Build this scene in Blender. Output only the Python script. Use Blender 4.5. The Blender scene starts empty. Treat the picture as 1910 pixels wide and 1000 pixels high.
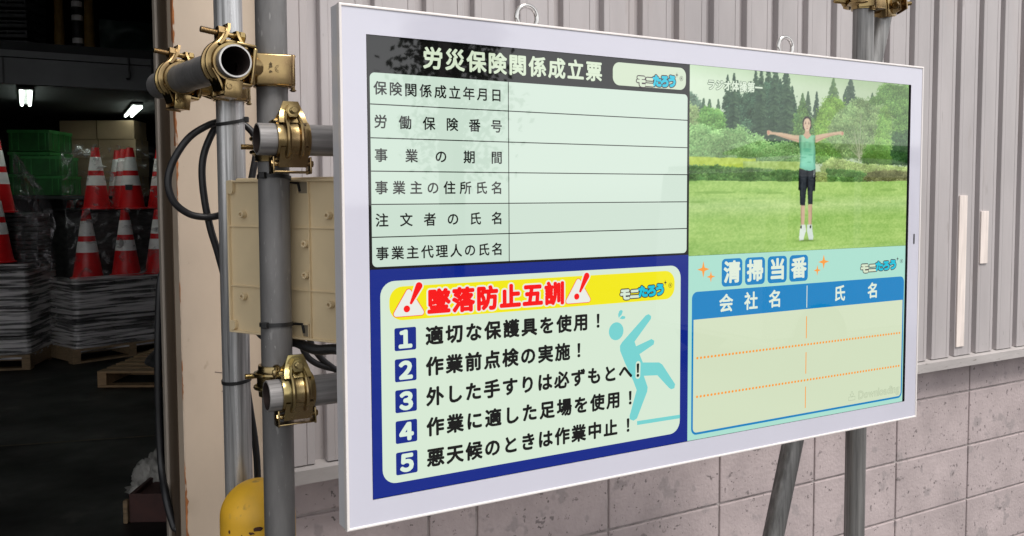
import bpy, bmesh, math, random
import numpy as np
from mathutils import Vector, Matrix
S = bpy.context.scene
COL = S.collection
R = math.radians
random.seed(7)
ZG = 1.41                      # height of the display's centre over the ground; y = 0 is the screen, +y is towards the wall

# ------------------------------------------------------------------ camera, sky, sun, exposure
cam = bpy.data.cameras.new("camera"); cam_o = bpy.data.objects.new("camera", cam); COL.objects.link(cam_o)
yaw, pitch, roll = 0.54462, -0.06006, -0.00273
d = Vector((math.sin(yaw) * math.cos(pitch), math.cos(yaw) * math.cos(pitch), math.sin(pitch)))
r0 = d.cross(Vector((0, 0, 1))).normalized(); u0 = r0.cross(d)
r1 = r0 * math.cos(roll) + u0 * math.sin(roll); u1 = u0 * math.cos(roll) - r0 * math.sin(roll)
M = Matrix((r1, u1, -d)).transposed().to_4x4(); M.translation = (-1.06457, -1.25679, 0.11034 + ZG)
cam_o.matrix_world = M
cam.sensor_width = 36; cam.lens = 1685.31 / 1910 * 36
cam.shift_x = -62.75 / 1910; cam.shift_y = -36.19 / 1910
cam.clip_start = 0.02; cam.clip_end = 500
S.camera = cam_o

EXPO = 0.92
SUN_EL, SUN_AZ = R(55), R(163)   # azimuth from +y towards +x
w = bpy.data.worlds.new("World"); S.world = w; w.use_nodes = True
nt = w.node_tree; bg = nt.nodes["Background"]
sky = nt.nodes.new("ShaderNodeTexSky"); sky.sky_type = 'NISHITA'; sky.sun_disc = False
sky.sun_elevation = SUN_EL; sky.sun_rotation = SUN_AZ; sky.air_density = 1.0; sky.dust_density = 0.6; sky.ozone_density = 1.0
hs = nt.nodes.new("ShaderNodeHueSaturation"); hs.inputs['Saturation'].default_value = 0.06
nt.links.new(sky.outputs[0], hs.inputs['Color']); nt.links.new(hs.outputs[0], bg.inputs[0])
bg.inputs[1].default_value = 0.105
sl = bpy.data.lights.new("sun", 'SUN'); sl.energy = 1.5; sl.angle = R(22); sl.color = (1, .95, .9)
so = bpy.data.objects.new("sun", sl); COL.objects.link(so)
sd = Vector((math.sin(SUN_AZ) * math.cos(SUN_EL), math.cos(SUN_AZ) * math.cos(SUN_EL), math.sin(SUN_EL)))
so.rotation_euler = sd.to_track_quat('Z', 'Y').to_euler()
S.view_settings.view_transform = 'Standard'; S.view_settings.look = 'None'
S.view_settings.exposure = EXPO; S.view_settings.gamma = 1
S.render.engine = 'CYCLES'; S.cycles.use_denoising = True
S.cycles.max_bounces = 8; S.cycles.diffuse_bounces = 4; S.cycles.glossy_bounces = 4; S.cycles.transparent_max_bounces = 16

# ------------------------------------------------------------------ materials
def lin(c):
    return tuple((v / 255 / 12.92) if v / 255 <= .04045 else ((v / 255 + .055) / 1.055) ** 2.4 for v in c)

def pmat(name, col, rough=.5, metal=0., var=.12, vs=6., stretch=(1, 1, 1), bump=0., bs=60., spec=.5, coat=0., col2=None, rvar=0.,
         spots=None):
    """Principled with noise-driven colour variation, optional second colour, bump and dark spots (scale, threshold, colour)."""
    m = bpy.data.materials.new(name); m.use_nodes = True; t = m.node_tree; b = t.nodes["Principled BSDF"]
    N, L = t.nodes.new, t.links.new
    tc = N("ShaderNodeTexCoord"); mp = N("ShaderNodeMapping"); mp.inputs['Scale'].default_value = stretch
    L(tc.outputs['Object'], mp.inputs[0])
    n = N("ShaderNodeTexNoise"); n.inputs['Scale'].default_value = vs; n.inputs['Detail'].default_value = 6; n.inputs['Roughness'].default_value = .6
    L(mp.outputs[0], n.inputs['Vector'])
    mx = N("ShaderNodeMix"); mx.data_type = 'RGBA'
    c2 = col2 or tuple(max(0, v * (1 - 2 * var)) for v in col)
    c1 = col if col2 else tuple(min(1, v * (1 + 2 * var)) for v in col)
    mx.inputs[6].default_value = (*c1, 1); mx.inputs[7].default_value = (*c2, 1)
    mr = N("ShaderNodeMapRange"); mr.inputs[1].default_value = .3; mr.inputs[2].default_value = .7
    L(n.outputs['Fac'], mr.inputs[0]); L(mr.outputs[0], mx.inputs[0])
    out = mx.outputs[2]
    if spots:
        for sc_, th, sc_col in spots:
            k = N("ShaderNodeTexNoise"); k.inputs['Scale'].default_value = sc_; k.inputs['Detail'].default_value = 3
            L(mp.outputs[0], k.inputs['Vector'])
            q = N("ShaderNodeMapRange"); q.inputs[1].default_value = th; q.inputs[2].default_value = th + .05
            L(k.outputs['Fac'], q.inputs[0])
            m2 = N("ShaderNodeMix"); m2.data_type = 'RGBA'; m2.inputs[7].default_value = (*sc_col, 1)
            L(q.outputs[0], m2.inputs[0]); L(out, m2.inputs[6]); out = m2.outputs[2]
    L(out, b.inputs['Base Color'])
    b.inputs['Roughness'].default_value = rough; b.inputs['Metallic'].default_value = metal
    b.inputs['Specular IOR Level'].default_value = spec; b.inputs['Coat Weight'].default_value = coat; b.inputs['Coat Roughness'].default_value = .03
    if rvar:
        rr = N("ShaderNodeMapRange"); rr.inputs[1].default_value = .3; rr.inputs[2].default_value = .7
        rr.inputs[3].default_value = max(0.02, rough - rvar); rr.inputs[4].default_value = rough + rvar
        L(n.outputs['Fac'], rr.inputs[0]); L(rr.outputs[0], b.inputs['Roughness'])
    if bump:
        k = N("ShaderNodeTexNoise"); k.inputs['Scale'].default_value = bs; k.inputs['Detail'].default_value = 4
        L(mp.outputs[0], k.inputs['Vector'])
        bp = N("ShaderNodeBump"); bp.inputs['Strength'].default_value = bump; bp.inputs['Distance'].default_value = .01
        L(k.outputs['Fac'], bp.inputs['Height']); L(bp.outputs[0], b.inputs['Normal'])
    return m

def emis(name, rgb, refl=.03, attr=None, strength=1.):
    """A pixel colour of the lit panel behind its glossy glass: emission of the displayed colour plus the glass' own reflection."""
    m = bpy.data.materials.new(name); m.use_nodes = True; b = m.node_tree.nodes["Principled BSDF"]
    b.inputs['Base Color'].default_value = (.004, .004, .004, 1); b.inputs['Roughness'].default_value = .02
    b.inputs['Specular IOR Level'].default_value = .72
    k = 2 ** -EXPO
    if attr:
        a = m.node_tree.nodes.new("ShaderNodeAttribute"); a.attribute_name = attr
        m.node_tree.links.new(a.outputs['Color'], b.inputs['Emission Color'])
        b.inputs['Emission Strength'].default_value = k
    else:
        c = [max(.0015, v - refl) for v in lin(rgb)]
        b.inputs['Emission Color'].default_value = (*c, 1); b.inputs['Emission Strength'].default_value = k * strength
    return m

def film_mat(name, dens=.35, tint=(.8, .8, .82), bs=30, stretch=(1, 1, 1), lo=.45, hi=.72, floor_=.25, top=2.2, dist=1.5, metal=.42):
    m = bpy.data.materials.new(name); m.use_nodes = True; t = m.node_tree; N, L = t.nodes.new, t.links.new
    b = t.nodes["Principled BSDF"]; o = t.nodes["Material Output"]
    b.inputs['Base Color'].default_value = (*tint, 1); b.inputs['Roughness'].default_value = .25; b.inputs['Specular IOR Level'].default_value = .8; b.inputs['Metallic'].default_value = metal
    tc = N("ShaderNodeTexCoord"); mp = N("ShaderNodeMapping"); mp.inputs['Scale'].default_value = stretch
    L(tc.outputs['Object'], mp.inputs[0])
    n = N("ShaderNodeTexNoise"); n.inputs['Scale'].default_value = bs; n.inputs['Detail'].default_value = 5; n.inputs['Distortion'].default_value = dist
    L(mp.outputs[0], n.inputs['Vector'])
    bp = N("ShaderNodeBump"); bp.inputs['Strength'].default_value = .9; bp.inputs['Distance'].default_value = .03
    L(n.outputs['Fac'], bp.inputs['Height']); L(bp.outputs[0], b.inputs['Normal'])
    mr = N("ShaderNodeMapRange"); mr.inputs[1].default_value = lo; mr.inputs[2].default_value = hi; mr.inputs[3].default_value = dens * floor_; mr.inputs[4].default_value = min(1, dens * top)
    L(n.outputs['Fac'], mr.inputs[0])
    tr = N("ShaderNodeBsdfTransparent"); mx = N("ShaderNodeMixShader")
    L(mr.outputs[0], mx.inputs[0]); L(tr.outputs[0], mx.inputs[1]); L(b.outputs[0], mx.inputs[2]); L(mx.outputs[0], o.inputs[0])
    return m

MT = {}
MT['siding'] = pmat('painted_steel_siding', (.435, .402, .403), .42, 0, .05, 3, (3, 3, .6), .02, 30, spots=[(9, .66, (.38, .345, .34)), (2.2, .60, (.42, .38, .375)), (45, .74, (.27, .245, .24))])
MT['rail'] = pmat('base_flashing_paint', (.42, .39, .38), .55, 0, .08, 5, (1, 1, 4), .05, 80, spots=[(22, .66, (.22, .2, .18))])
MT['block'] = pmat('concrete_block', (.41, .345, .345), .95, 0, .09, 4.5, (1, 1, 1), .22, 90, spots=[(16, .61, (.33, .285, .285)), (38, .655, (.20, .17, .17)), (75, .67, (.14, .12, .12))])
MT['mortar'] = pmat('mortar_joint', (.34, .30, .295), .95, 0, .15, 20, (1, 1, 1), .4, 120)
MT['p_dark'] = pmat('weathered_steel_tube', (.165, .161, .16), .5, .3, .12, 5, (6, 6, 1.2), .06, 120, rvar=.1, spots=[(7, .60, (.155, .15, .148)), (26, .66, (.25, .245, .24)), (70, .72, (.34, .335, .33))])
MT['p_galv'] = pmat('galvanised_tube', (.43, .43, .435), .34, .6, .36, 7, (16, 16, .4), .03, 60, rvar=.1)
MT['p_mid'] = pmat('dull_galvanised_tube', (.225, .22, .215), .45, .5, .24, 8, (13, 13, .5), .05, 80, rvar=.1)
MT['p_flat'] = pmat('dull_galvanised_tube_lying', (.25, .24, .238), .5, .3, .24, 8, (.5, 13, 13), .05, 80, rvar=.1)
MT['p_rim'] = pmat('cut_tube_rim', (.62, .6, .58), .35, .8, .1, 40)
MT['rim_dull'] = pmat('dull_tube_rim', (.26, .25, .24), .5, .4, .15, 40)
MT['p_in'] = pmat('tube_inside', (.035, .022, .018), .8, 0, .3, 30)
MT['gold'] = pmat('yellow_chromate_zinc', (.40, .30, .13), .25, 1, .0, 14, (1, 1, 1), .02, 60, col2=(.33, .22, .12), rvar=.06)
MT['gold2'] = pmat('greenish_chromate_zinc', (.40, .335, .14), .24, 1, .0, 12, (1, 1, 1), .02, 60, col2=(.36, .25, .14), rvar=.06)
MT['gold_dark'] = pmat('shaded_chromate_zinc', (.40, .30, .14), .35, 1, .0, 30, col2=(.30, .2, .1))
MT['stamp'] = pmat('stamped_mark', (.10, .07, .035), .6, .5, .1, 30)
MT['beige_wall'] = pmat('cream_painted_steel', (.52, .42, .325), .5, 0, .06, 3.5, (1, 1, .6), .03, 30, spots=[(7, .60, (.47, .375, .285)), (2.5, .58, (.49, .39, .30)), (28, .70, (.42, .33, .25)), (70, .755, (.2, .13, .1))])
MT['beige_box'] = pmat('beige_plastic', (.70, .56, .35), .45, 0, .04, 8, bump=.02, bs=50)
MT['black_cable'] = pmat('black_cable_sheath', (.012, .012, .014), .4, 0, .2, 20)
MT['tie'] = pmat('black_nylon', (.014, .014, .015), .45, 0, .1, 20)
MT['case'] = pmat('white_powder_coat', (.72, .71, .74), .38, 0, .03, 10, bump=.015, bs=200)
MT['bezel'] = pmat('white_backed_glass', (.585, .58, .665), .05, 0, .03, 1.2, spec=.9)
MT['rim'] = pmat('white_bright_rim', (.80, .75, .73), .3, 0, .02, 10)
MT['dark_plastic'] = pmat('dark_plastic', (.02, .02, .02), .3)
MT['chrome'] = pmat('polished_steel', (.62, .60, .58), .14, 1, .05, 30)
MT['yellow'] = pmat('yellow_gloss_paint', (.80, .45, .03), .48, 0, .12, 5, bump=.03, bs=20, spots=[(16, .72, (.12, .06, .03)), (50, .75, (.08, .05, .03)), (5, .62, (.60, .35, .04)), (26, .64, (.50, .30, .06)), (3, .66, (.42, .26, .06))])
MT['wood'] = pmat('pale_pine', (.78, .69, .64), .6, 0, .08, 14, (6, 6, .5), .05, 80)
MT['stainless'] = pmat('dark_stainless_guide', (.095, .066, .044), .35, 0, .25, 6, (3, 3, .4), spec=.25)
MT['lip'] = pmat('aluminium_lip', (.36, .31, .26), .5, .2, .1, 8, (1, 1, .4))
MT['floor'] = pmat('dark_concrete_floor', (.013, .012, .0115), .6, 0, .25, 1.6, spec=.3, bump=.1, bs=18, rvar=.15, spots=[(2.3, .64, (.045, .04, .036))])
MT['ground'] = pmat('asphalt', (.075, .073, .072), .9, 0, .15, 2, bump=.2, bs=120)
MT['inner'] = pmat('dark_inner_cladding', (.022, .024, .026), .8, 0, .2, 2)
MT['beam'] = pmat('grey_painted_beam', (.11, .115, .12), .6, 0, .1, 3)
MT['cone_red'] = pmat('red_cone_pvc', (.66, .008, .012), .38, 0, .08, 8)
MT['cone_white'] = pmat('reflective_band', (.85, .82, .82), .35, 0, .06, 12)
MT['rubber'] = pmat('black_rubber', (.016, .016, .017), .55, 0, .2, 20)
MT['pallet'] = pmat('pallet_pine', (.22, .15, .085), .8, 0, .2, 9, (1, 6, 6), .1, 60)
MT['pallet_fr'] = pmat('pallet_fresh_pine', (.30, .19, .10), .75, 0, .15, 9, (1, 6, 6), .1, 60)
MT['card'] = pmat('cardboard', (.27, .19, .115), .8, 0, .08, 5)
MT['tape'] = pmat('packing_tape', (.15, .10, .06), .35, 0, .05, 5)
MT['crate'] = pmat('green_crate_plastic', (.012, .10, .02), .4, 0, .15, 10)
MT['crate_rib'] = pmat('lighter_green_plastic', (.03, .19, .045), .4, 0, .15, 10)  # lighter than the tub: light through the translucent edges is painted in
MT['film'] = film_mat('clear_stretch_film', .22, (.62, .60, .62), 5, lo=.52, hi=.66, floor_=.2, top=3.2, dist=2.2)
MT['film_tight'] = film_mat('tight_stretch_film', .55, (.66, .63, .64), 3.6, (.45, .45, 12), lo=.41, hi=.57, floor_=.08, top=1.75, dist=.25, metal=.12)  # pale opaque streaks paint the glints of the doorway into the film
MT['film_loose'] = film_mat('loose_grey_film', .5, (.30, .28, .30), 7)
MT['rag'] = pmat('pale_rag', (.30, .29, .27), .9, 0, .2, 12, bump=.3, bs=40)
MT['redbox'] = pmat('dark_red_paint', (.05, .018, .015), .7, 0, .25, 8)
MT['mud'] = pmat('muddy_yellow', (.25, .14, .02), .6, 0, .1, 8)
MT['lamp_body'] = pmat('lamp_housing', (.3, .3, .3), .5)
MT['rust'] = pmat('rusty_edge', (.28, .10, .03), .9, 0, .35, 30, (1, 1, .5), .2, 120, spots=[(30, .52, (.50, .40, .31)), (14, .56, (.52, .43, .34))])
MT['pen'] = pmat('scuff_mark', (.19, .15, .125), .8)
def lamp_mat(name, strength):
    m = bpy.data.materials.new(name); m.use_nodes = True; b = m.node_tree.nodes["Principled BSDF"]
    b.inputs['Emission Color'].default_value = (.86, 1, .88, 1); b.inputs['Emission Strength'].default_value = strength
    return m
MT['tube'] = lamp_mat('fluorescent_tube_glow', 5.0)

# ------------------------------------------------------------------ mesh helpers
class B:
    """collects polygons (with a material slot and a smooth flag each) for ONE mesh"""
    def __init__(s): s.V, s.F, s.Mi, s.Sm = [], [], [], []
    def raw(s, V, F, mat=0, sm=False, X=None):
        o = len(s.V)
        s.V += [tuple(X @ Vector(v)) if X else tuple(v) for v in V]
        s.F += [tuple(i + o for i in f) for f in F]; s.Mi += [mat] * len(F); s.Sm += [sm] * len(F)
        return s
    def bm(s, bm, mat=0, sm=False, X=None):
        bm.verts.index_update()
        s.raw([v.co[:] for v in bm.verts], [[v.index for v in f.verts] for f in bm.faces], mat, sm, X); bm.free(); return s
    def box(s, c, d, bev=0, mat=0, X=None, rz=0, seg=2):
        bm = bmesh.new(); bmesh.ops.create_cube(bm, size=1)
        for v in bm.verts: v.co = Vector((v.co.x * d[0], v.co.y * d[1], v.co.z * d[2]))
        if bev: bmesh.ops.bevel(bm, geom=list(bm.edges), offset=bev, segments=seg, affect='EDGES', profile=.5)
        T = Matrix.Translation(Vector(c)) @ Matrix.Rotation(rz, 4, 'Z')
        return s.bm(bm, mat, False, (X @ T) if X else T)
    def span(s, x, y, z, bev=0, mat=0, X=None):
        return s.box(((x[0] + x[1]) / 2, (y[0] + y[1]) / 2, (z[0] + z[1]) / 2), (x[1] - x[0], y[1] - y[0], z[1] - z[0]), bev, mat, X)
    def lathe(s, prof, n=32, mat=0, X=None, sm=True, close=False, mats=None):
        V, F, mm = [], [], []
        for r, z in prof:
            for i in range(n):
                a = 2 * math.pi * i / n; V.append((r * math.cos(a), r * math.sin(a), z))
        m = len(prof)
        for j in range(m if close else m - 1):
            for i in range(n):
                a, b_ = j * n + i, j * n + (i + 1) % n; c, e = ((j + 1) % m) * n + (i + 1) % n, ((j + 1) % m) * n + i
                F.append((a, b_, c, e)); mm.append(mats[j] if mats else mat)
        o = len(s.F); s.raw(V, F, mat, sm, X); s.Mi[o:] = mm
        return s
    def cyl(s, p, q, r, n=20, mat=0, r2=None, caps=True):
        p, q = Vector(p), Vector(q); a = (q - p); h = a.length
        X = Matrix.Translation(p) @ a.to_track_quat('Z', 'Y').to_matrix().to_4x4(); r2 = r if r2 is None else r2
        s.lathe([(r, 0), (r2, h)], n, mat, X)
        if caps:
            for z, rr, rev in ((0, r, True), (h, r2, False)):
                V = [(rr * math.cos(2 * math.pi * i / n), rr * math.sin(2 * math.pi * i / n), z) for i in range(n)]
                s.raw(V, [tuple(range(n))[::-1] if rev else tuple(range(n))], mat, False, X)
        return s
    def tube(s, pts, r, n=10, mat=0, caps=True, closed=False):
        P = [Vector(p) for p in pts]; k = len(P); V, F = [], []
        t0 = (P[1] - P[0]).normalized(); ref = Vector((0, 0, 1)) if abs(t0.z) < .9 else Vector((1, 0, 0))
        nrm = t0.cross(ref).normalized()
        for i in range(k):
            a = P[(i - 1) % k] if closed or i else P[0]; b_ = P[(i + 1) % k] if closed or i < k - 1 else P[-1]
            t = (b_ - a).normalized(); nrm = (nrm - t * nrm.dot(t)).normalized(); bi = t.cross(nrm)
            rr = r[i] if isinstance(r, (list, tuple)) else r
            for j in range(n):
                an = 2 * math.pi * j / n; V.append(tuple(P[i] + nrm * rr * math.cos(an) + bi * rr * math.sin(an)))
        for i in range(k if closed else k - 1):
            for j in range(n):
                F.append((i * n + j, i * n + (j + 1) % n, ((i + 1) % k) * n + (j + 1) % n, ((i + 1) % k) * n + j))
        s.raw(V, F, mat, True)
        if caps and not closed:
            s.raw(V[:n], [tuple(range(n))[::-1]], mat); s.raw(V[-n:], [tuple(range(n))], mat)
        return s
    def prism(s, poly, z0, z1, mat=0, X=None, sm=False):
        n = len(poly); V = [(x, y, z0) for x, y in poly] + [(x, y, z1) for x, y in poly]
        F = [tuple(range(n))[::-1], tuple(range(n, 2 * n))] + [(i, (i + 1) % n, n + (i + 1) % n, n + i) for i in range(n)]
        return s.raw(V, F, mat, sm, X)
    def hexnut(s, p, axis, r, h, mat=0):
        X = Matrix.Translation(Vector(p)) @ Vector(axis).to_track_quat('Z', 'Y').to_matrix().to_4x4()
        s.prism([(r * math.cos(R(60 * i)), r * math.sin(R(60 * i))) for i in range(6)], 0, h, mat, X)
        s.lathe([(r * .5, h), (r * .82, h + .0012), (r * .5, h + .0013)], 18, mat, X)
        return s

def spline(pts, n=8, closed=False):
    P = [Vector(p) for p in pts]; k = len(P); out = []
    for i in range(k if closed else k - 1):
        g = lambda j: P[j % k] if closed else P[max(0, min(k - 1, j))]
        a, b_, c, e = g(i - 1), g(i), g(i + 1), g(i + 2)
        for j in range(n):
            t = j / n
            out.append(.5 * ((2 * b_) + (c - a) * t + (2 * a - 5 * b_ + 4 * c - e) * t * t + (3 * b_ - a - 3 * c + e) * t ** 3))
    if not closed: out.append(P[-1])
    return out

WM = {}
def obj(name, b, mats, parent=None, local=False, angle=32):
    me = bpy.data.meshes.new(name)
    if not isinstance(mats, (list, tuple)): mats = [mats]
    V = [Vector(v) for v in b.V]; o = bpy.data.objects.new(name, me); COL.objects.link(o)
    if parent:
        o.parent = parent; Wp = WM[parent.name]; WM[o.name] = Wp
        if not local:
            I = Wp.inverted(); V = [I @ v for v in V]
    else:
        xs = [v.x for v in V]; ys = [v.y for v in V]; zs = [v.z for v in V]
        base = Vector(((min(xs) + max(xs)) / 2, (min(ys) + max(ys)) / 2, min(zs)))
        V = [v - base for v in V]; o.location = base; WM[o.name] = Matrix.Translation(base)
    me.from_pydata(V, [], b.F)
    for m in mats: me.materials.append(MT[m] if isinstance(m, str) else m)
    me.polygons.foreach_set('material_index', b.Mi); me.polygons.foreach_set('use_smooth', b.Sm)
    me.update()
    if any(b.Sm): me.set_sharp_from_angle(angle=R(angle))
    return o

def tag(o, label=None, cat=None, group=None, kind=None):
    if label: o['label'] = label
    if cat: o['category'] = cat
    if group: o['group'] = group
    if kind: o['kind'] = kind
    return o

def thing(name, label, cat, loc=(0, 0, 0), rz=0, group=None):
    o = bpy.data.objects.new(name, None); COL.objects.link(o); o.location = loc; o.rotation_euler = (0, 0, rz); o.empty_display_size = .1
    WM[o.name] = Matrix.Translation(Vector(loc)) @ Matrix.Rotation(rz, 4, 'Z')
    return tag(o, label, cat, group)

def dup(root, loc, rz=0, label=None, scale=1, group=None):
    """a copy of a thing with copies of its parts and their sub-parts"""
    def cp(o, par):
        c = o.copy(); COL.objects.link(c); c.parent = par
        for ch in list(o.children): cp(ch, c)
        return c
    kids = list(root.children)
    c = root.copy(); COL.objects.link(c); c.location = loc; c.rotation_euler = (0, 0, rz); c.scale = (scale,) * 3
    for ch in kids: cp(ch, c)
    if label: c['label'] = label
    if group: c['group'] = group
    return c

def W(x, y, z): return Vector((x, y, z + ZG))

# ------------------------------------------------------------------ the ground and the floor
tag(obj('ground', B().raw([(-120, -120, 0), (120, -120, 0), (120, 120, 0), (-120, 120, 0)], [(0, 1, 2, 3)]), 'ground'), kind='structure')
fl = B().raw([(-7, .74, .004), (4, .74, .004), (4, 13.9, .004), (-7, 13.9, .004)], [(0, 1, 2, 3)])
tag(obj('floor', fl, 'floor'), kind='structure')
mk = B()
mk.raw([(-1.1, 5.05, .008), (-.15, 4.78, .008), (-.15, 4.81, .008), (-1.1, 5.08, .008)], [(0, 1, 2, 3)])
MT['faded'] = pmat('faded_floor_paint', (.10, .075, .05), .7, 0, .3, 8)
tag(obj('floor_marking', mk, 'faded'), kind='structure')

# ------------------------------------------------------------------ the warehouse: cladding, flashing, blocks, door post, guide, interior
wh = thing('warehouse_building', 'grey ribbed warehouse with concrete block base, cream door post and dark open doorway', 'building', (0, .7, 0))
# ribbed siding: raised faces at y=.66, valleys at y=.68
PITCH = .1228; X0 = -.341; sid = B(); prof = []
k = -2
xs0 = -.572
prof.append((xs0, .66))
while True:
    xs = X0 + PITCH * k                     # a raised face starts here
    if xs > 5.2: break
    xe = xs + PITCH - .028                  # and ends here
    if xs > xs0: prof += [(xs - .002, .68), (xs, .661), (xs + .002, .66)]
    if xe > xs0:
        g = xe - .017
        if xs > xs0: prof += [(xs + .016, .66), (xs + .0168, .6607), (xs + .0176, .66)]
        prof += [(g - .0012, .66), (g, .6622), (g + .0012, .66), (xe - .002, .66), (xe, .661), (xe + .003, .68)]
    k += 1
zb0, zt = ZG - .452, 3.5
V = []
for x, y in prof:
    zb = zb0 - .022 * max(0, (1.55 - x) / 2.1)
    V += [(x, y, zb), (x, y, zt)]
F = [(2 * i, 2 * i + 2, 2 * i + 3, 2 * i + 1) for i in range(len(prof) - 1)]
sid.raw(V, F)
obj('siding', sid, 'siding', wh)
# flashing strip under the siding: sloped top, vertical face
fb = B()
for x0, x1 in ((-.572, 1.55), (1.55, 5.2)):
    a, c = [-.022 * max(0, (1.55 - x) / 2.1) for x in (x0, x1)]
    pr = [(.647, -.490), (.647, -.460), (.684, -.449), (.684, -.470), (.66, -.492)]
    Vv = [(x0, y, ZG + z + a) for y, z in pr] + [(x1, y, ZG + z + c) for y, z in pr]
    n = len(pr); fb.raw(Vv, [(i, n + i, n + (i + 1) % n, (i + 1) % n) for i in range(n)] + [tuple(range(n)), tuple(range(2 * n - 1, n - 1, -1))])
obj('base_flashing', fb, 'rail', wh)
# block wall, stack bond, 0.4 x 0.2 m
bw = B()
for c in range(-3, 12):
    for q in range(8):
        x0, z1 = .3307 + .4 * c + .0032, -.409 - .2 * q
        x1 = .3307 + .4 * (c + 1) - .0032
        if c == -3: x0, x1 = -.572, -.2032
        if c == -2: x0, x1 = -.1968, -.0725
        if c == -1: x0 = -.0661
        z0 = max(z1 - .1940, -ZG)
        if z0 >= z1: continue
        j = random.uniform(-.0008, .0008)
        bw.span((x0, x1), (.72 + j, .84), (z0 + ZG, z1 + ZG), .0035)
bwo = obj('block_wall', bw, 'block', wh)
obj('mortar_bed', B().span((-.571, 5.1), (.7255, .83), (0, ZG - .42)), 'mortar', bwo)
# cream steel door post with a rusty left edge, scuffs and guide rail
po = B()
po.span((-.752, -.574), (.70, .768), (0, 4.6), .0015)
poo = obj('door_post', po, 'beige_wall', wh)
rs = B()
for z0, z1, wd in ((0, .95, .006), (1.55, 2.6, .0055), (.95, 1.55, .0022)):
    n = 90
    Va = []
    for i in range(n + 1):
        z = z0 + (z1 - z0) * i / n; e = wd * (.35 + .65 * abs(math.sin(i * 1.7) * math.cos(i * .37))) * random.uniform(.5, 1.3)
        Va += [(-.7525, .6993, z), (-.7525 + e, .6993, z)]
    rs.raw(Va, [(2 * i, 2 * i + 1, 2 * i + 3, 2 * i + 2) for i in range(n)])
rs.raw([(-.7527, .6995, 1.62), (-.7527, .72, 1.62), (-.7527, .72, 3.5), (-.7527, .6995, 4.6)], [(0, 1, 2, 3)])
rs.raw([(-.7527, .6995, 0), (-.7527, .702, 0), (-.7527, .702, 1.62), (-.7527, .6995, 1.62)], [(0, 1, 2, 3)])
obj('rust_streak', rs, 'rust', poo)
sc_ = B()
for pts in ([(-.668, -.258), (-.640, -.264), (-.622, -.270)], [(-.655, -.302), (-.645, -.290), (-.622, -.278)], [(-.640, -.335), (-.630, -.318)], [(-.632, -.345), (-.625, -.32)]):
    sc_.tube([(x - .02, .7, z + ZG) for x, z in pts], .0011, 5)
obj('scuff', sc_, 'pen', poo)
gd = B()
gd.span((-.700, -.69), (.768, .99), (0, 4.6), 0, 0)
obj('shutter_guide', gd.span((-.753, -.70), (.772, .776), (0, 3.5)).span((-.745, -.739), (.777, .948), (0, 3.5)), 'stainless', wh)
obj('guide_lip', B().span((-.7505, -.735), (.95, .982), (0, 4.6), .003), 'lip', wh)
# interior shell
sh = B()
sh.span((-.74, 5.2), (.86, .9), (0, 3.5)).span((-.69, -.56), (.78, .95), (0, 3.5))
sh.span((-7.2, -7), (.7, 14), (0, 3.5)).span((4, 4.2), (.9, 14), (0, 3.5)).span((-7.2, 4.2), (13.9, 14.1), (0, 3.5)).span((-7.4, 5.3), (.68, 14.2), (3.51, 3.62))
sh.span((-7, -6.6), (.7, .85), (0, 3.5)).span((-6.6, -.752), (.7, .85), (3.3, 3.5))  # doorway widened and roof lowered out of view to gain light
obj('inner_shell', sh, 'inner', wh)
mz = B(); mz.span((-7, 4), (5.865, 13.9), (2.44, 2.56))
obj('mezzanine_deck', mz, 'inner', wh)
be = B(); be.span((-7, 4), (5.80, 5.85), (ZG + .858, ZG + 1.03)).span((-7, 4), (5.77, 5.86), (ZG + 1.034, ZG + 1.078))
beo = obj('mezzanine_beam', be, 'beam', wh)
obj('beam_joint', B().span((-1.008, -.996), (5.792, 5.799), (ZG + .858, ZG + 1.03)), 'rubber', beo)
for x in (-.24, -.09): obj('beam_hook', B().tube(spline([(x, 5.765, ZG + 1.075), (x, 5.76, ZG + 1.0), (x + .002, 5.765, ZG + .94), (x - .02, 5.76, ZG + .93)], 6), .007, 8), 'rubber', beo)

# screws in the siding valleys
MT['screw'] = MT['dark_plastic']
for i, (x, z, t) in enumerate(((1.588, .248, 'leftmost in the upper line of screws'), (1.833, .251, 'middle one in the upper line of screws'), (2.079, .253, 'rightmost in the upper line of screws'),
                 (1.588, -.374, 'leftmost in the lower line of screws'), (1.833, -.372, 'middle one in the lower line of screws'), (2.079, -.373, 'rightmost in the lower line of screws'))):
    o = obj('siding_screw', B().hexnut((x, .6785, z + ZG), (0, -1, 0), .0055, .004).cyl((x, .676, z + ZG), (x, .667, z + ZG), .0028, 8), 'dark_plastic', None)
    tag(o, 'small dark screw in the siding, ' + t, 'screw', 'siding screws')
# two pale battens
tag(obj('wooden_batten', B().span((1.750, 1.793), (.6545, .6597), (ZG - .421, ZG + .102), .001), 'wood'), 'long pale wooden batten fixed upright on the ribbed siding', 'batten', 'pale battens on the siding')
tag(obj('wooden_batten', B().span((1.8735, 1.9165), (.6545, .6597), (ZG - .137, ZG + .047), .001), 'wood'), 'short pale wooden batten fixed upright on the siding beside the long one', 'batten', 'pale battens on the siding')

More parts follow.
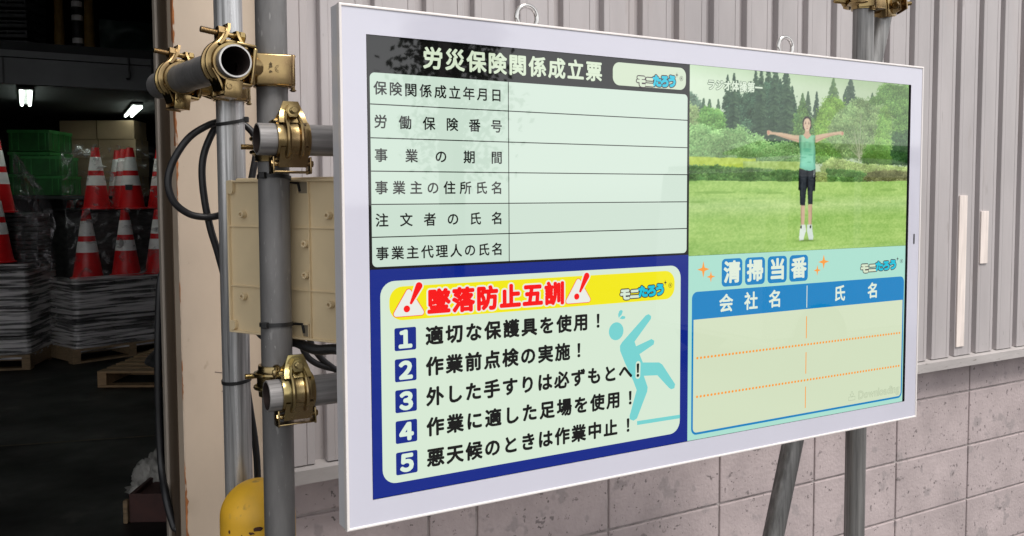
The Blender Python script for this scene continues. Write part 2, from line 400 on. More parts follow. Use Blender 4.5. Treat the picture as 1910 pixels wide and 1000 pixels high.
# ------------------------------------------------------------------ scaffold tubes
PR = .0243
def pipe(p, q, mat, label, rim='rim_dull', group=None):
    p, q = Vector(p), Vector(q); a = (q - p).normalized(); L_ = (q - p).length
    t = thing('scaffold_pipe', label, 'pipe', p)
    X = Matrix.Translation(p) @ a.to_track_quat('Z', 'Y').to_matrix().to_4x4()
    obj('tube_wall', B().lathe([(PR, .0008), (PR, L_ * .33), (PR, L_ * .66), (PR, L_ - .0008)], 40, 0, X), mat, t)
    obj('cut_rim', B().lathe([(PR - .0028, 0), (PR - .0006, 0), (PR, .0008)], 40, 0, X), rim, t)
    obj('cut_rim', B().lathe([(PR, L_ - .0008), (PR - .0006, L_), (PR - .0028, L_)], 40, 0, X), rim, t)
    obj('bore', B().lathe([(PR - .0028, L_), (PR - .0028, 0)], 40, 0, X), 'p_in', t)
    return t
P1 = (-.686, .20); P2 = (-.7025, .43); P3 = (.695, .20)
pipe((P1[0] - .006, P1[1], 0), (P1[0] + .002, P1[1], 2.7), 'p_dark', 'dark grey upright scaffold pipe in front of the beige plastic plate')
pipe((*P2, 0), (*P2, 2.7), 'p_galv', 'shiny galvanised upright scaffold pipe by the cream door post, behind the yellow bollard')
SZ = ZG + .308
s_a, s_b = Vector((-.7585, .125, SZ - .001)), Vector((-.801, .55, SZ + .004))
pipe(s_a, s_b, 'p_dark', 'short open-ended scaffold pipe pointing at the viewer between two gold couplers', 'p_rim')
HY = .142
pipe((-.727, HY, ZG + .195), (.735, HY, ZG + .197), 'p_flat', 'upper horizontal scaffold pipe running behind the display, cut end by the dark upright')
pipe((-.7205, HY, ZG - .199), (.735, HY, ZG - .192), 'p_flat', 'lower horizontal scaffold pipe running behind the display, cut end by the dark upright')
pipe((*P3, 0), (*P3, 2.7), 'p_mid', 'upright scaffold pipe behind the right end of the display')
br_top, br_bot = Vector((.803, .222, ZG + .60)), Vector((.285, .26, 0.0))
bd = (br_top - br_bot).normalized(); br_end = br_top + bd * .35
pipe(br_bot, br_end, 'p_mid', 'slanting scaffold brace leaning behind the right end of the display')

# ------------------------------------------------------------------ couplers
def frame(o, n, u):
    n = Vector(n).normalized(); u = Vector(u); u = (u - n * u.dot(n)).normalized(); a = n.cross(u)
    m = Matrix((n, u, a)).transposed().to_4x4(); m.translation = Vector(o); return m
def clamp(parent, o, n, u, mat, bolt=True, plate=True, bolt_len=.048, tight=False):
    """one half of a coupler round the tube through o: cap on +n, bolt on +u, hinge on -u"""
    X = frame(o, n, u)
    b = B()
    pf = [(.0246, -.025), (.0285, -.0248), (.0290, -.017), (.0300, -.0155), (.0335, -.0135), (.0345, -.0105), (.0335, -.0075), (.0312, -.006), (.0308, 0),
          (.0312, .006), (.0335, .0075), (.0345, .0105), (.0335, .0135), (.0300, .0155), (.0290, .017), (.0285, .0248), (.0246, .025)]
    b.lathe(pf, 44, 0, X)
    # flanges that carry the bolt
    for s_, x0 in ((1, .0045), (-1, -.0045)):
        n_ = 6; V = []
        for i in range(n_ + 1):
            t = i / n_; y = .024 + (.034 if s_ > 0 else .025) * t; wz = .0215 - .010 * t ** 1.5
            xo = x0 + s_ * (.013 * (1 - t) ** 2.0)
            V += [(xo, y, -wz), (xo, y, wz), (xo + s_ * .0042, y, wz), (xo + s_ * .0042, y, -wz)]
        Fq = []
        for i in range(n_):
            for j in range(4): Fq.append((4 * i + j, 4 * i + (j + 1) % 4, 4 * i + 4 + (j + 1) % 4, 4 * i + 4 + j))
        Fq.append((4 * n_, 4 * n_ + 1, 4 * n_ + 2, 4 * n_ + 3))
        b.raw(V, Fq, 0, True, X)
    # two embossed stiffening ribs that run from the cap into its flange
    for z in (-.0105, .0105):
        b.tube([X @ Vector((.0335 * math.cos(a), .0335 * math.sin(a), z)) for a in [R(q) for q in range(-50, 56, 7)]] + [X @ Vector((.0135, .036, z * .8)), X @ Vector((.0105, .045, z * .7))], .0032, 8)
    if plate:
        b.box((-.0325, 0, 0), (.007, .056, .0485), .003, 0, X, 0, 3)
        for s_ in (1, -1): b.box((-.018, s_ * .0295, 0), (.03, .005, .0485), .002, 0, X)
    band = obj('clamp_band', b, mat, parent)
    if bolt:
        bo = B(); bo.cyl(X @ Vector((-.016, .0425, 0)), X @ Vector((bolt_len, .0425, 0)), .0042, 14)
        for i in range(int((bolt_len - .019) / .0022)):
            bo.lathe([(.0042, -.0007), (.0050, 0), (.0042, .0007)], 14, 0, X @ Matrix.Translation((.021 + i * .0022, .0425, 0)) @ Matrix.Rotation(R(90), 4, 'Y'))
        bo.hexnut(X @ Vector((-.013, .0425, 0)), X.to_3x3() @ Vector((-1, 0, 0)), .009, .007)
        bolt_o = obj('bolt', bo, mat, parent)
        nu = B(); nu.hexnut(X @ Vector((.0108, .0425, 0)), X.to_3x3() @ Vector((1, 0, 0)), .0110, .0092)
        nu.lathe([(.004, .0088), (.0142, .0088), (.0142, .0108), (.004, .0108)], 24, 0, X @ Matrix.Translation((0, .0425, 0)) @ Matrix.Rotation(R(90), 4, 'Y'))
        obj('nut', nu, mat, bolt_o)
    h = B()
    if tight:                                # a close-fitting hinge: pin and knuckles only
        h.cyl(X @ Vector((.004, -.0325, -.026)), X @ Vector((.004, -.0325, .026)), .0034, 12)
        for z in (-.016, .016): h.box((.004, -.0315, z), (.013, .009, .012), .003, 0, X)
        h.hexnut(X @ Vector((.004, -.0325, .026)), X.to_3x3() @ Vector((0, 0, 1)), .0055, .002).hexnut(X @ Vector((.004, -.0325, -.026)), X.to_3x3() @ Vector((0, 0, -1)), .0055, .002)
        obj('hinge', h, mat, parent); return X
    for s_ in (1, -1):
        h.box((-.004, -.0395, s_ * .0285), (.026, .026, .003), .0012, 0, X)
        h.hexnut(X @ Vector((.003, -.037, s_ * .0298)), X.to_3x3() @ Vector((0, 0, s_)), .0055, .002)
    h.box((-.004, -.0495, 0), (.026, .0025, .060), .001, 0, X)
    h.cyl(X @ Vector((.003, -.037, -.0285)), X @ Vector((.003, -.037, .0285)), .0038, 12)
    # cap's tongue curling down to the hinge pin
    V = []
    for i in range(7):
        t = i / 6; x, y = .028 * (1 - t) + .010 * t - .002 * math.sin(t * 3), -.014 - .029 * t
        V += [(x, y, -.0215), (x, y, .0215), (x - .003, y, .0215), (x - .003, y, -.0215)]
    Fq = [(4 * i + j, 4 * i + (j + 1) % 4, 4 * i + 4 + (j + 1) % 4, 4 * i + 4 + j) for i in range(6) for j in range(4)] + [(24, 25, 26, 27)]
    h.raw(V, Fq, 0, True, X)
    obj('hinge', h, mat, parent)
    return X
def coupler(label, A, Bc, mat='gold', group='gold pipe couplers'):
    c = (Vector(A['o']) + Vector(Bc['o'])) / 2
    t = thing('pipe_coupler', label, 'coupler', c - Vector((0, 0, .05)), 0, group)
    for q in (A, Bc): clamp(t, q['o'], q['n'], q['u'], q.get('mat', mat), q.get('bolt', True), q.get('plate', True), q.get('len', .044), q.get('tight', False))
    a, b_ = Vector(A['o']), Vector(Bc['o']); e = (b_ - a).normalized(); L_ = (b_ - a).length
    if L_ > .06: obj('swivel_boss', B().cyl(a + e * .027, b_ - e * .027, .017, 24).cyl(a + e * .034, b_ - e * .034, .021, 24), mat, t)
    return t
sdir = (s_b - s_a).normalized()
def son(y): return s_a + sdir * ((y - s_a.y) / sdir.y)
o1 = son(.163); P1c = Vector((P1[0] - .001, P1[1], ZG + .304))
nS = Vector((-1, -.10, .12)); uS = Vector((.16, 0, 1))
c1 = coupler('gold coupler with stamped plate joining the open-ended pipe to the dark upright', dict(o=o1, n=nS, u=uS), dict(o=P1c, n=(.15, 1, 0), u=(-1, 0, 0), bolt=False, tight=True))
o2 = son(.43)
coupler('gold coupler at the far end of the open-ended pipe, on the galvanised upright', dict(o=o2, n=nS, u=uS), dict(o=(P2[0], P2[1], ZG + .302), n=(.15, 1, 0), u=(-1, 0, 0), bolt=False, mat='gold2', tight=True))
coupler('gold coupler clasping the upper horizontal pipe above the beige plate', dict(o=(-.676, HY, ZG + .195), n=(0, -1, .05), u=(0, .05, 1), len=.030), dict(o=(P1[0] - .001, P1[1], ZG + .188), n=(-1, .15, 0), u=(.15, 1, 0), plate=False, len=.046, tight=True))
coupler('gold coupler clasping the lower horizontal pipe below the beige plate', dict(o=(-.676, HY, ZG - .196), n=(0, -1, .05), u=(0, .05, 1), len=.030), dict(o=(P1[0] - .003, P1[1], ZG - .186), n=(-1, .15, 0), u=(.15, 1, 0), plate=False, len=.046, tight=True), 'gold2')
zt3 = ZG + .566
brp = br_bot + bd * ((zt3 - .005 - br_bot.z) / bd.z)
coupler('gold coupler joining upright and brace above the right end of the display', dict(o=(P3[0], P3[1], zt3), n=(-1, .1, 0), u=(.1, 1, 0), len=.05), dict(o=brp, n=Vector((1, .15, .2)), u=(.15, -1, 0), len=.05), 'gold')

# ------------------------------------------------------------------ glyphs
GC = {}
def glyph(ch):
    """triangles of one character of the built-in font, em box = 1"""
    if ch not in GC:
        cu = bpy.data.curves.new('glyph', 'FONT'); cu.body = ch; cu.size = 1; cu.resolution_u = 3; cu.fill_mode = 'FRONT'
        o = bpy.data.objects.new('glyph', cu); COL.objects.link(o); dg = bpy.context.evaluated_depsgraph_get()
        me = bpy.data.meshes.new_from_object(o.evaluated_get(dg))
        GC[ch] = ([v.co[:2] for v in me.vertices], [tuple(p.vertices) for p in me.polygons])
        bpy.data.objects.remove(o); bpy.data.curves.remove(cu); bpy.data.meshes.remove(me)
    return GC[ch]
def put(b, ch, cx, cz, s, sx=None, bold=0, layer=1, mat=0, ring=8, skew=0, X=None, bbox=False):
    """one glyph centred at (cx, cz) on the screen plane, em size s (metres), fattened by bold"""
    V, F = glyph(ch); sx = s if sx is None else sx
    if bbox:
        xs = [v[0] for v in V]; zs = [v[1] for v in V]; ox, oz = (min(xs) + max(xs)) / 2, (min(zs) + max(zs)) / 2
    else: ox, oz = .5, .357
    offs = [(0, 0)] + ([(math.cos(2 * math.pi * i / ring), math.sin(2 * math.pi * i / ring)) for i in range(ring)] if bold else [])
    for i, (dx, dz) in enumerate(offs):
        b.raw([(cx + (v[0] - ox) * sx + (v[1] - oz) * s * skew + dx * bold, -(layer * .00025 + i * .000006), cz + (v[1] - oz) * s + dz * bold) for v in V], F, mat, False, X)
def line(b, txt, x0, x1, zc, s, bold=0, layer=1, mat=0, sx=None, zc1=None, ring=8):
    """characters spread evenly so that the first starts at x0 and the last ends at x1"""
    n = len(txt); w_ = (sx or s) * .92
    for i, ch in enumerate(txt):
        t = i / max(1, n - 1); put(b, ch, x0 + w_ / 2 + (x1 - x0 - w_) * t, zc, s, sx, bold, layer, mat, ring)
def poly(b, pts, layer, mat):
    b.raw([(x, -layer * .00025, z) for x, z in pts], [tuple(range(len(pts)))], mat)
def tess(b, pts, layer, mat):
    from mathutils.geometry import tessellate_polygon
    tr = tessellate_polygon([[Vector((x, z, 0)) for x, z in pts]])
    b.raw([(x, -layer * .00025, z) for x, z in pts], [tuple(t) for t in tr], mat)
def rrect(x0, x1, z0, z1, r, n=7, corners=(1, 1, 1, 1)):
    out = []
    for (cx, cz, a0), on in zip(((x1 - r, z1 - r, 0), (x0 + r, z1 - r, 90), (x0 + r, z0 + r, 180), (x1 - r, z0 + r, 270)), corners):
        if on: out += [(cx + r * math.cos(R(a0 + 90 * i / n)), cz + r * math.sin(R(a0 + 90 * i / n))) for i in range(n + 1)]
        else: out.append({0: (x1, z1), 90: (x0, z1), 180: (x0, z0), 270: (x1, z0)}[a0])
    return out
def disc(cx, cz, rx, rz, n=24): return [(cx + rx * math.cos(2 * math.pi * i / n), cz + rz * math.sin(2 * math.pi * i / n)) for i in range(n)]
def rect(x0, x1, z0, z1): return [(x0, z0), (x1, z0), (x1, z1), (x0, z1)]
def sparkle(cx, cz, rx, rz):
    P = []
    for i in range(4):
        a = R(90 * i); P.append((cx + rx * math.cos(a), cz + rz * math.sin(a)))
        for q in (25, 45, 65):
            k = .30 if q == 45 else .40
            P.append((cx + rx * k * math.cos(a + R(q)), cz + rz * k * math.sin(a + R(q))))
    return P
def capsule(p, q, r, r2=None, n=10):
    r2 = r if r2 is None else r2; a = math.atan2(q[1] - p[1], q[0] - p[0])
    return [(q[0] + r2 * math.cos(a + math.pi * (i / n - .5)), q[1] + r2 * math.sin(a + math.pi * (i / n - .5))) for i in range(n + 1)] + \
           [(p[0] + r * math.cos(a + math.pi * (i / n + .5)), p[1] + r * math.sin(a + math.pi * (i / n + .5))) for i in range(n + 1)]

# ------------------------------------------------------------------ the display
mon = thing('information_display', 'large white framed outdoor screen showing Japanese safety notices and an exercise video', 'display', W(0, .03, -.38))
XO, XT, XB = .6443, .3803, -.3798          # outer half width, top, bottom
MX = Matrix.Translation((0, 0, ZG))
cs = B()
cs.span((-XO, -XO + .004), (.0, .0335), (XB, XT), 0, 0, MX).span((XO - .004, XO), (.0, .0335), (XB, XT), 0, 0, MX)
cs.span((-XO + .004, XO - .004), (.0, .0335), (XT - .004, XT), 0, 0, MX).span((-XO + .004, XO - .004), (.0, .0335), (XB, XB + .004), 0, 0, MX)
cs.span((-XO + .004, XO - .004), (.0295, .0335), (XB + .004, XT - .004), 0, 0, MX)
obj('casing', cs, 'case', mon)
obj('back_housing', B().span((-.57, .57), (.034, .094), (-.33, XT - .006), .006, 0, MX), 'case', mon)
# thin bright rim round the front glass: a swept rounded strip
rm = B()
def rim(x0, x1, z0, z1, wd, y0, y1, bev):
    fr = [(0, y1), (0, y0 + bev), (bev * .3, y0 + bev * .3), (bev, y0), (wd - bev * .6, y0), (wd, y0 + bev * .6), (wd, y1)]
    V = []
    for sx, sz in ((x0, z0), (x1, z0), (x1, z1), (x0, z1)):
        dx = 1 if sx == x0 else -1; dz = 1 if sz == z0 else -1
        V += [(sx + dx * a, y, sz + dz * a) for a, y in fr]
    n = len(fr); F = [(c * n + i, ((c + 1) % 4) * n + i, ((c + 1) % 4) * n + i + 1, c * n + i + 1) for c in range(4) for i in range(n - 1)]
    rm.raw(V, F, 0, False, MX)
rim(-XO - .0006, XO + .0006, XB - .0006, XT + .0006, .0042, -.0042, .006, .0014)
obj('front_rim', rm, 'rim', mon)
bz = B()
fx, ft, fb_ = XO - .0036, XT - .0036, XB + .0036; sx0, sx1, sz0, sz1 = -.6048, .6048, -.3402, .3402
for a in ((-fx, sx0, fb_, ft), (sx1, fx, fb_, ft), (sx0, sx1, sz1, ft), (sx0, sx1, fb_, sz0)):
    bz.raw([(a[0], -.0026, a[2]), (a[1], -.0026, a[2]), (a[1], -.0026, a[3]), (a[0], -.0026, a[3])], [(0, 1, 2, 3)], 0, False, MX)
obj('front_bezel', bz, 'bezel', mon)
sn = B(); sn.raw([(x, -.0029, z) for x, z in capsule((.6245, .003), (.6245, .021), .0022)], [tuple(range(22))[::-1]], 0, False, MX)
obj('sensor_window', sn, 'dark_plastic', mon)
# black glass of the screen itself; pictures are its sub-parts
scr = obj('screen', B().raw([(sx0, .0004, sz0), (sx1, .0004, sz0), (sx1, .0004, sz1), (sx0, .0004, sz1)], [(0, 1, 2, 3)], 0, False, MX), emis('screen_black', (10, 9, 12), 0), mon)

E_ = {}
def em(key, rgb, refl=.034):
    if key not in E_: E_[key] = emis('lit_' + key, rgb, refl)
    return E_[key]
class Pic(B):
    """a lit picture: colours become material slots"""
    def __init__(s): super().__init__(); s.mats = []; s.idx = {}
    def c(s, key, rgb=None):
        if key not in s.idx: s.idx[key] = len(s.mats); s.mats.append(em(key, rgb))
        return s.idx[key]
    def done(s, name):
        s.V = [(x, y, z + ZG) for x, y, z in s.V]; return obj(name, s, s.mats, scr)
INK = (34, 36, 44)
def logotype(p, cx0, z0, k, bgkey, bgrgb, sl=.0, dim=0):
    """the five-character logotype with a dark outline, its spark and the small mark after it; k = width scale, sl = baseline slope"""
    dk, cy, wh_ = p.c('logo_dark', (78, 62, 70)), p.c('logo_cyan', (38, 198, 222)), p.c(bgkey, bgrgb)
    adv = [.0, .0185, .0345, .0515, .068]; sz = [.0205, .0195, .0205, .021, .0215]; up = [-.002, -.002, .0005, .001, .002]
    for ch, a, s_, v in zip('モニたろう', adv, sz, up): put(p, ch, cx0 + a * k, z0 + v, s_, s_ * .98 * k, .0033, 6, dk, 12)
    for i, (ch, a, s_, v) in enumerate(zip('モニたろう', adv, sz, up)): put(p, ch, cx0 + a * k, z0 + v, s_, s_ * .98 * k, .0016, 7, wh_ if i < 2 else cy, 10)
    poly(p, sparkle(cx0 + .0785 * k, z0 + .014, .0032 * k, .0052), 8, dk)
    put(p, 'R', cx0 + .089 * k, z0 + .0085, .0055, None, .0002, 7, dk, 6, bbox=True)
    ro, ri = disc(cx0 + .089 * k, z0 + .0085, .0038 * k, .0044), disc(cx0 + .089 * k, z0 + .0085, .0032 * k, .0038)
    n = len(ro); p.raw([(x, -.0015, z) for x, z in ro + ri], [(i, (i + 1) % n, n + (i + 1) % n, n + i) for i in range(n)], dk)

# -- upper left: insurance notice
p = Pic(); WT = (214, 231, 217)
hd = p.c('header_dark', (44, 40, 47)); wt = p.c('table_white', WT); wl = p.c('table_white_label', (208, 227, 212)); ik = p.c('ink', INK); cr = p.c('cream', (214, 228, 203))
poly(p, rect(-.6032, -.0022, .0012, .3402), 1, hd)
poly(p, rrect(-.5995, -.0072, .0045, .2868, .0075), 2, wt)
poly(p, rrect(-.5995, -.3715, .0045, .2868, .0075, corners=(0, 1, 1, 0)), 2.5, wl)
poly(p, rect(-.3722, -.3708, .0045, .2868), 3, ik)
for z in (.2413, .1927, .1446, .0962, .0483): poly(p, rect(-.5995, -.0072, z - .0008, z + .0008), 3, ik)
poly(p, rrect(-.1705, -.0115, .2942, .3328, .0135), 3, cr)
line(p, '労災保険関係成立票', -.5155, -.1935, .3135, .0335, .0011, 4, p.c('title_white', (220, 234, 208)), zc1=None)
for zc, tx in ((.2645, '保険関係成立年月日'), (.2163, '労働保険番号'), (.1675, '事業の期間'), (.1203, '事業主の住所氏名'), (.0727, '注文者の氏名'), (.0240, '事業主代理人の氏名')):
    line(p, tx, -.5935, -.3835, zc, .0208, .00042, 4, ik)
logotype(p, -.1115, .3055, 1., 'cream', (214, 228, 203))
p.done('insurance_notice')

# -- lower left: five safety rules
p = Pic(); bl = p.c('royal_blue', (46, 64, 142)); cd = p.c('card_white', (219, 236, 216)); ye = p.c('yellow', (246, 236, 16)); rd = p.c('red', (252, 40, 48)); ik = p.c('ink', INK); wt2 = p.c('white', (238, 240, 232)); aq = p.c('aqua', (128, 214, 212))
poly(p, rect(-.6032, -.0022, -.3402, .0008), 1, bl)
poly(p, rrect(-.588, -.0205, -.3215, -.0172, .0225), 2, cd)
poly(p, rrect(-.5742, -.0345, -.0765, -.026, .021), 3, ye)
def warn(cx, w_, z0, z1):
    def tri(g):
        P = [(cx, z1), (cx - w_ / 2, z0), (cx + w_ / 2, z0)]; ce = (cx, z0 + (z1 - z0) * .36); out = []
        rr = .0042
        for i in range(3):
            x, z = P[i]; x = ce[0] + (x - ce[0]) * .80; z = ce[1] + (z - ce[1]) * .80; a0 = (90, 210, 330)[i]
            out += [(x + (rr + g) * math.cos(R(a0 - 60 + 120 * j / 6)), z + (rr + g) * math.sin(R(a0 - 60 + 120 * j / 6))) for j in range(7)]
        return out
    poly(p, tri(.0010), 4, rd); poly(p, tri(0), 5, wt2)
    for g, m_, l_ in ((.0022, wt2, 6), (0, rd, 7)):
        poly(p, capsule((cx + .0035, z0 + .018), (cx + .0165, z1 + .0035), .0022 + g, .0056 + g), l_, m_)
    for g, m_, l_ in ((.0018, wt2, 6.3), (0, rd, 7)): poly(p, disc(cx - .0035, z0 + .0095, .0052 + g, .0052 + g), l_, m_)
warn(-.5435, .050, -.0695, -.0300); warn(-.2405, .050, -.0695, -.0300)
for bo_, m_, l_ in ((.0046, wt2, 5), (.0021, rd, 6)): line(p, '墜落防止五訓', -.5122, -.2695, -.0526, .0385, bo_, l_, m_, ring=12)
logotype(p, -.1445, -.0605, 1.12, 'card_white', (219, 236, 216))
for i, (tx, x1, ex) in enumerate((('適切な保護具を使用', -.2215, -.2005), ('作業前点検の実施', -.2580, -.2395), ('外した手すりは必ずもとへ', -.1290, -.1160), ('作業に適した足場を使用', -.1545, -.1325), ('悪天候のときは作業中止', -.1605, -.1370))):
    zc = (-.1055, -.1523, -.1990, -.2457, -.2935)[i]
    poly(p, rrect(-.5668, -.5322, zc - .0168, zc + .0176, .0028), 3, bl)
    put(p, '１２３４５'[i], -.5495, zc + .0004, .0330, .0345, .0020, 4, p.c('pale_numeral', (224, 242, 224)), 10, bbox=True)
    line(p, tx, -.5160, x1, zc + .0012, .0298, .0012, 5, ik)
    if i == 2:
        poly(p, capsule((ex, zc - .0085), (ex + .0006, zc + .0125), .0052, .0052), 4.6, cd)
    put(p, '！', ex, zc + .0015, .0295, .034, .0009, 5, ik, 8, bbox=True)
# the falling figure with its drops of sweat and the plank
man = [(-149.8, -145.1), (-98.9, -102.2), (-92.6, -100.4), (-87.1, -104.3), (-87.7, -109.4), (-123.1, -146.2), (-119.9, -154.9), (-85.9, -145.0), (-79.8, -148.7), (-81.0, -155.0), (-112.3, -169.4), (-104.9, -184.9), (-68.5, -188.5), (-61.3, -193.2), (-32.0, -231.7), (-33.9, -238.8), (-41.2, -239.8), (-46.2, -236.6), (-72.6, -211.0), (-102.6, -208.8), (-94.1, -229.9), (-95.1, -237.5), (-117.2, -282.5), (-125.0, -285.8), (-132.9, -282.2), (-133.5, -276.5), (-118.3, -232.2), (-125.3, -216.1), (-144.1, -181.0), (-154.1, -159.8), (-154.4, -151.0)]
tess(p, [(x / 1000, z / 1000) for x, z in man], 3.4, aq)
poly(p, disc(-.1625, -.1250, .0154, .0155, 30), 3.4, aq)
tess(p, [(x / 1000, z / 1000) for x, z in ((-153.0, -89.0), (-150, -89.6), (-148.7, -91.8), (-151.2, -97.2), (-157.3, -102.3), (-158.5, -96.7), (-156.5, -91))], 3.4, aq)
tess(p, [(x / 1000, z / 1000) for x, z in ((-155.5, -103.4), (-149.9, -99.3), (-143.8, -100.7), (-143.2, -102.7), (-144.4, -104.7), (-149.9, -105.1))], 3.4, aq)
poly(p, [(-.1171, -.2946), (-.0205, -.2953), (-.0205, -.2887), (-.1171, -.2876)], 3.4, aq)
p.done('safety_rules_notice')

# -- lower right: cleaning roster
p = Pic(); cb_ = p.c('mint', (178, 227, 211)); bu = p.c('cerulean', (0, 138, 198)); ro_ = p.c('roster_cream', (216, 228, 198)); og = p.c('orange', (252, 166, 82)); wt2 = p.c('roster_white', (228, 240, 222))
poly(p, rect(-.0022, .6000, -.3402, -.0018), 1, cb_)
poly(p, rrect(.0062, .5975, -.3312, -.0675, .0125), 2, bu)
poly(p, rrect(.0102, .5935, -.3270, -.1183, .0085, corners=(0, 0, 1, 1)), 3, ro_)
for (cx, cz, rx, rz) in ((.0325, -.0272, .0145, .0152), (.0507, -.0415, .0105, .0105), (.3478, -.0262, .0155, .0145), (.3298, -.0425, .0100, .0110)): poly(p, sparkle(cx, cz, rx, rz), 3, og)
for i, ch in enumerate('清掃当番'):
    x0 = .0772 + .0583 * i
    poly(p, rrect(x0, x0 + .0512, -.0618, -.0100, .0085), 2, bu)
    put(p, ch, x0 + .0256, -.0357, .0425, .0425, .0016, 4, wt2, 10)
line(p, '会社名', .0722, .2305, -.0930, .0352, .0009, 4, wt2); line(p, '氏名', .3800, .5125, -.0930, .0340, .0009, 4, wt2)
poly(p, rect(.3003, .3022, -.1155, -.0715), 4, wt2)
for z1, z0 in ((-.1328, -.1768), (-.2047, -.2478), (-.2737, -.3171)): poly(p, rect(.3000, .3022, z0, z1), 4, og)
for z in (-.1893, -.2608):
    for i in range(66): poly(p, disc(.0195 + .0087 * i, z, .0027, .0024, 10), 4, og)
logotype(p, .4690, -.0430, 1.32, 'mint_white', (218, 232, 205))
# faint outlined word and tray-with-arrow sign
gy, gf = p.c('faint_grey', (178, 190, 164)), p.c('faint_fill', (209, 221, 191))
xs_ = .4585
for ch in 'Downloading':
    V_, _f = glyph(ch); xa, xb = min(v[0] for v in V_), max(v[0] for v in V_)
    cx = xs_ + (xb - xa) * .0122
    for bo_, m_, l_ in ((.0010, gy, 4), (.0003, gf, 5)):
        s_ = .0242
        p_b = bo_
        for i, (dx, dz) in enumerate([(0, 0)] + [(math.cos(R(45 * q)), math.sin(R(45 * q))) for q in range(8)]):
            p.raw([(xs_ + (v[0] - xa) * s_ + dx * p_b, -(l_ * .00025 + i * .000006), -.3178 + v[1] * s_ * .95 + dz * p_b) for v in V_], _f, m_)
    xs_ += (xb - xa) * .0242 + .0021
def outl(pts, wd, layer, m_):
    n = len(pts)
    for i in range(n):
        a, b_ = Vector(pts[i]), Vector(pts[(i + 1) % n]); e = (b_ - a).normalized(); q = Vector((-e.y, e.x)) * wd / 2
        poly(p, [tuple(a - q), tuple(b_ - q), tuple(b_ + q), tuple(a + q)], layer + i * .01, m_)
outl([(.4280, -.3180), (.4475, -.3180), (.4475, -.3105), (.4280, -.3105)], .0008, 4, gy)
outl([(.4355, -.3000), (.4400, -.3000), (.4400, -.3052), (.4440, -.3052), (.4378, -.3122), (.4316, -.3052), (.4355, -.3052)], .0008, 4.2, gy)
p.done('cleaning_roster')

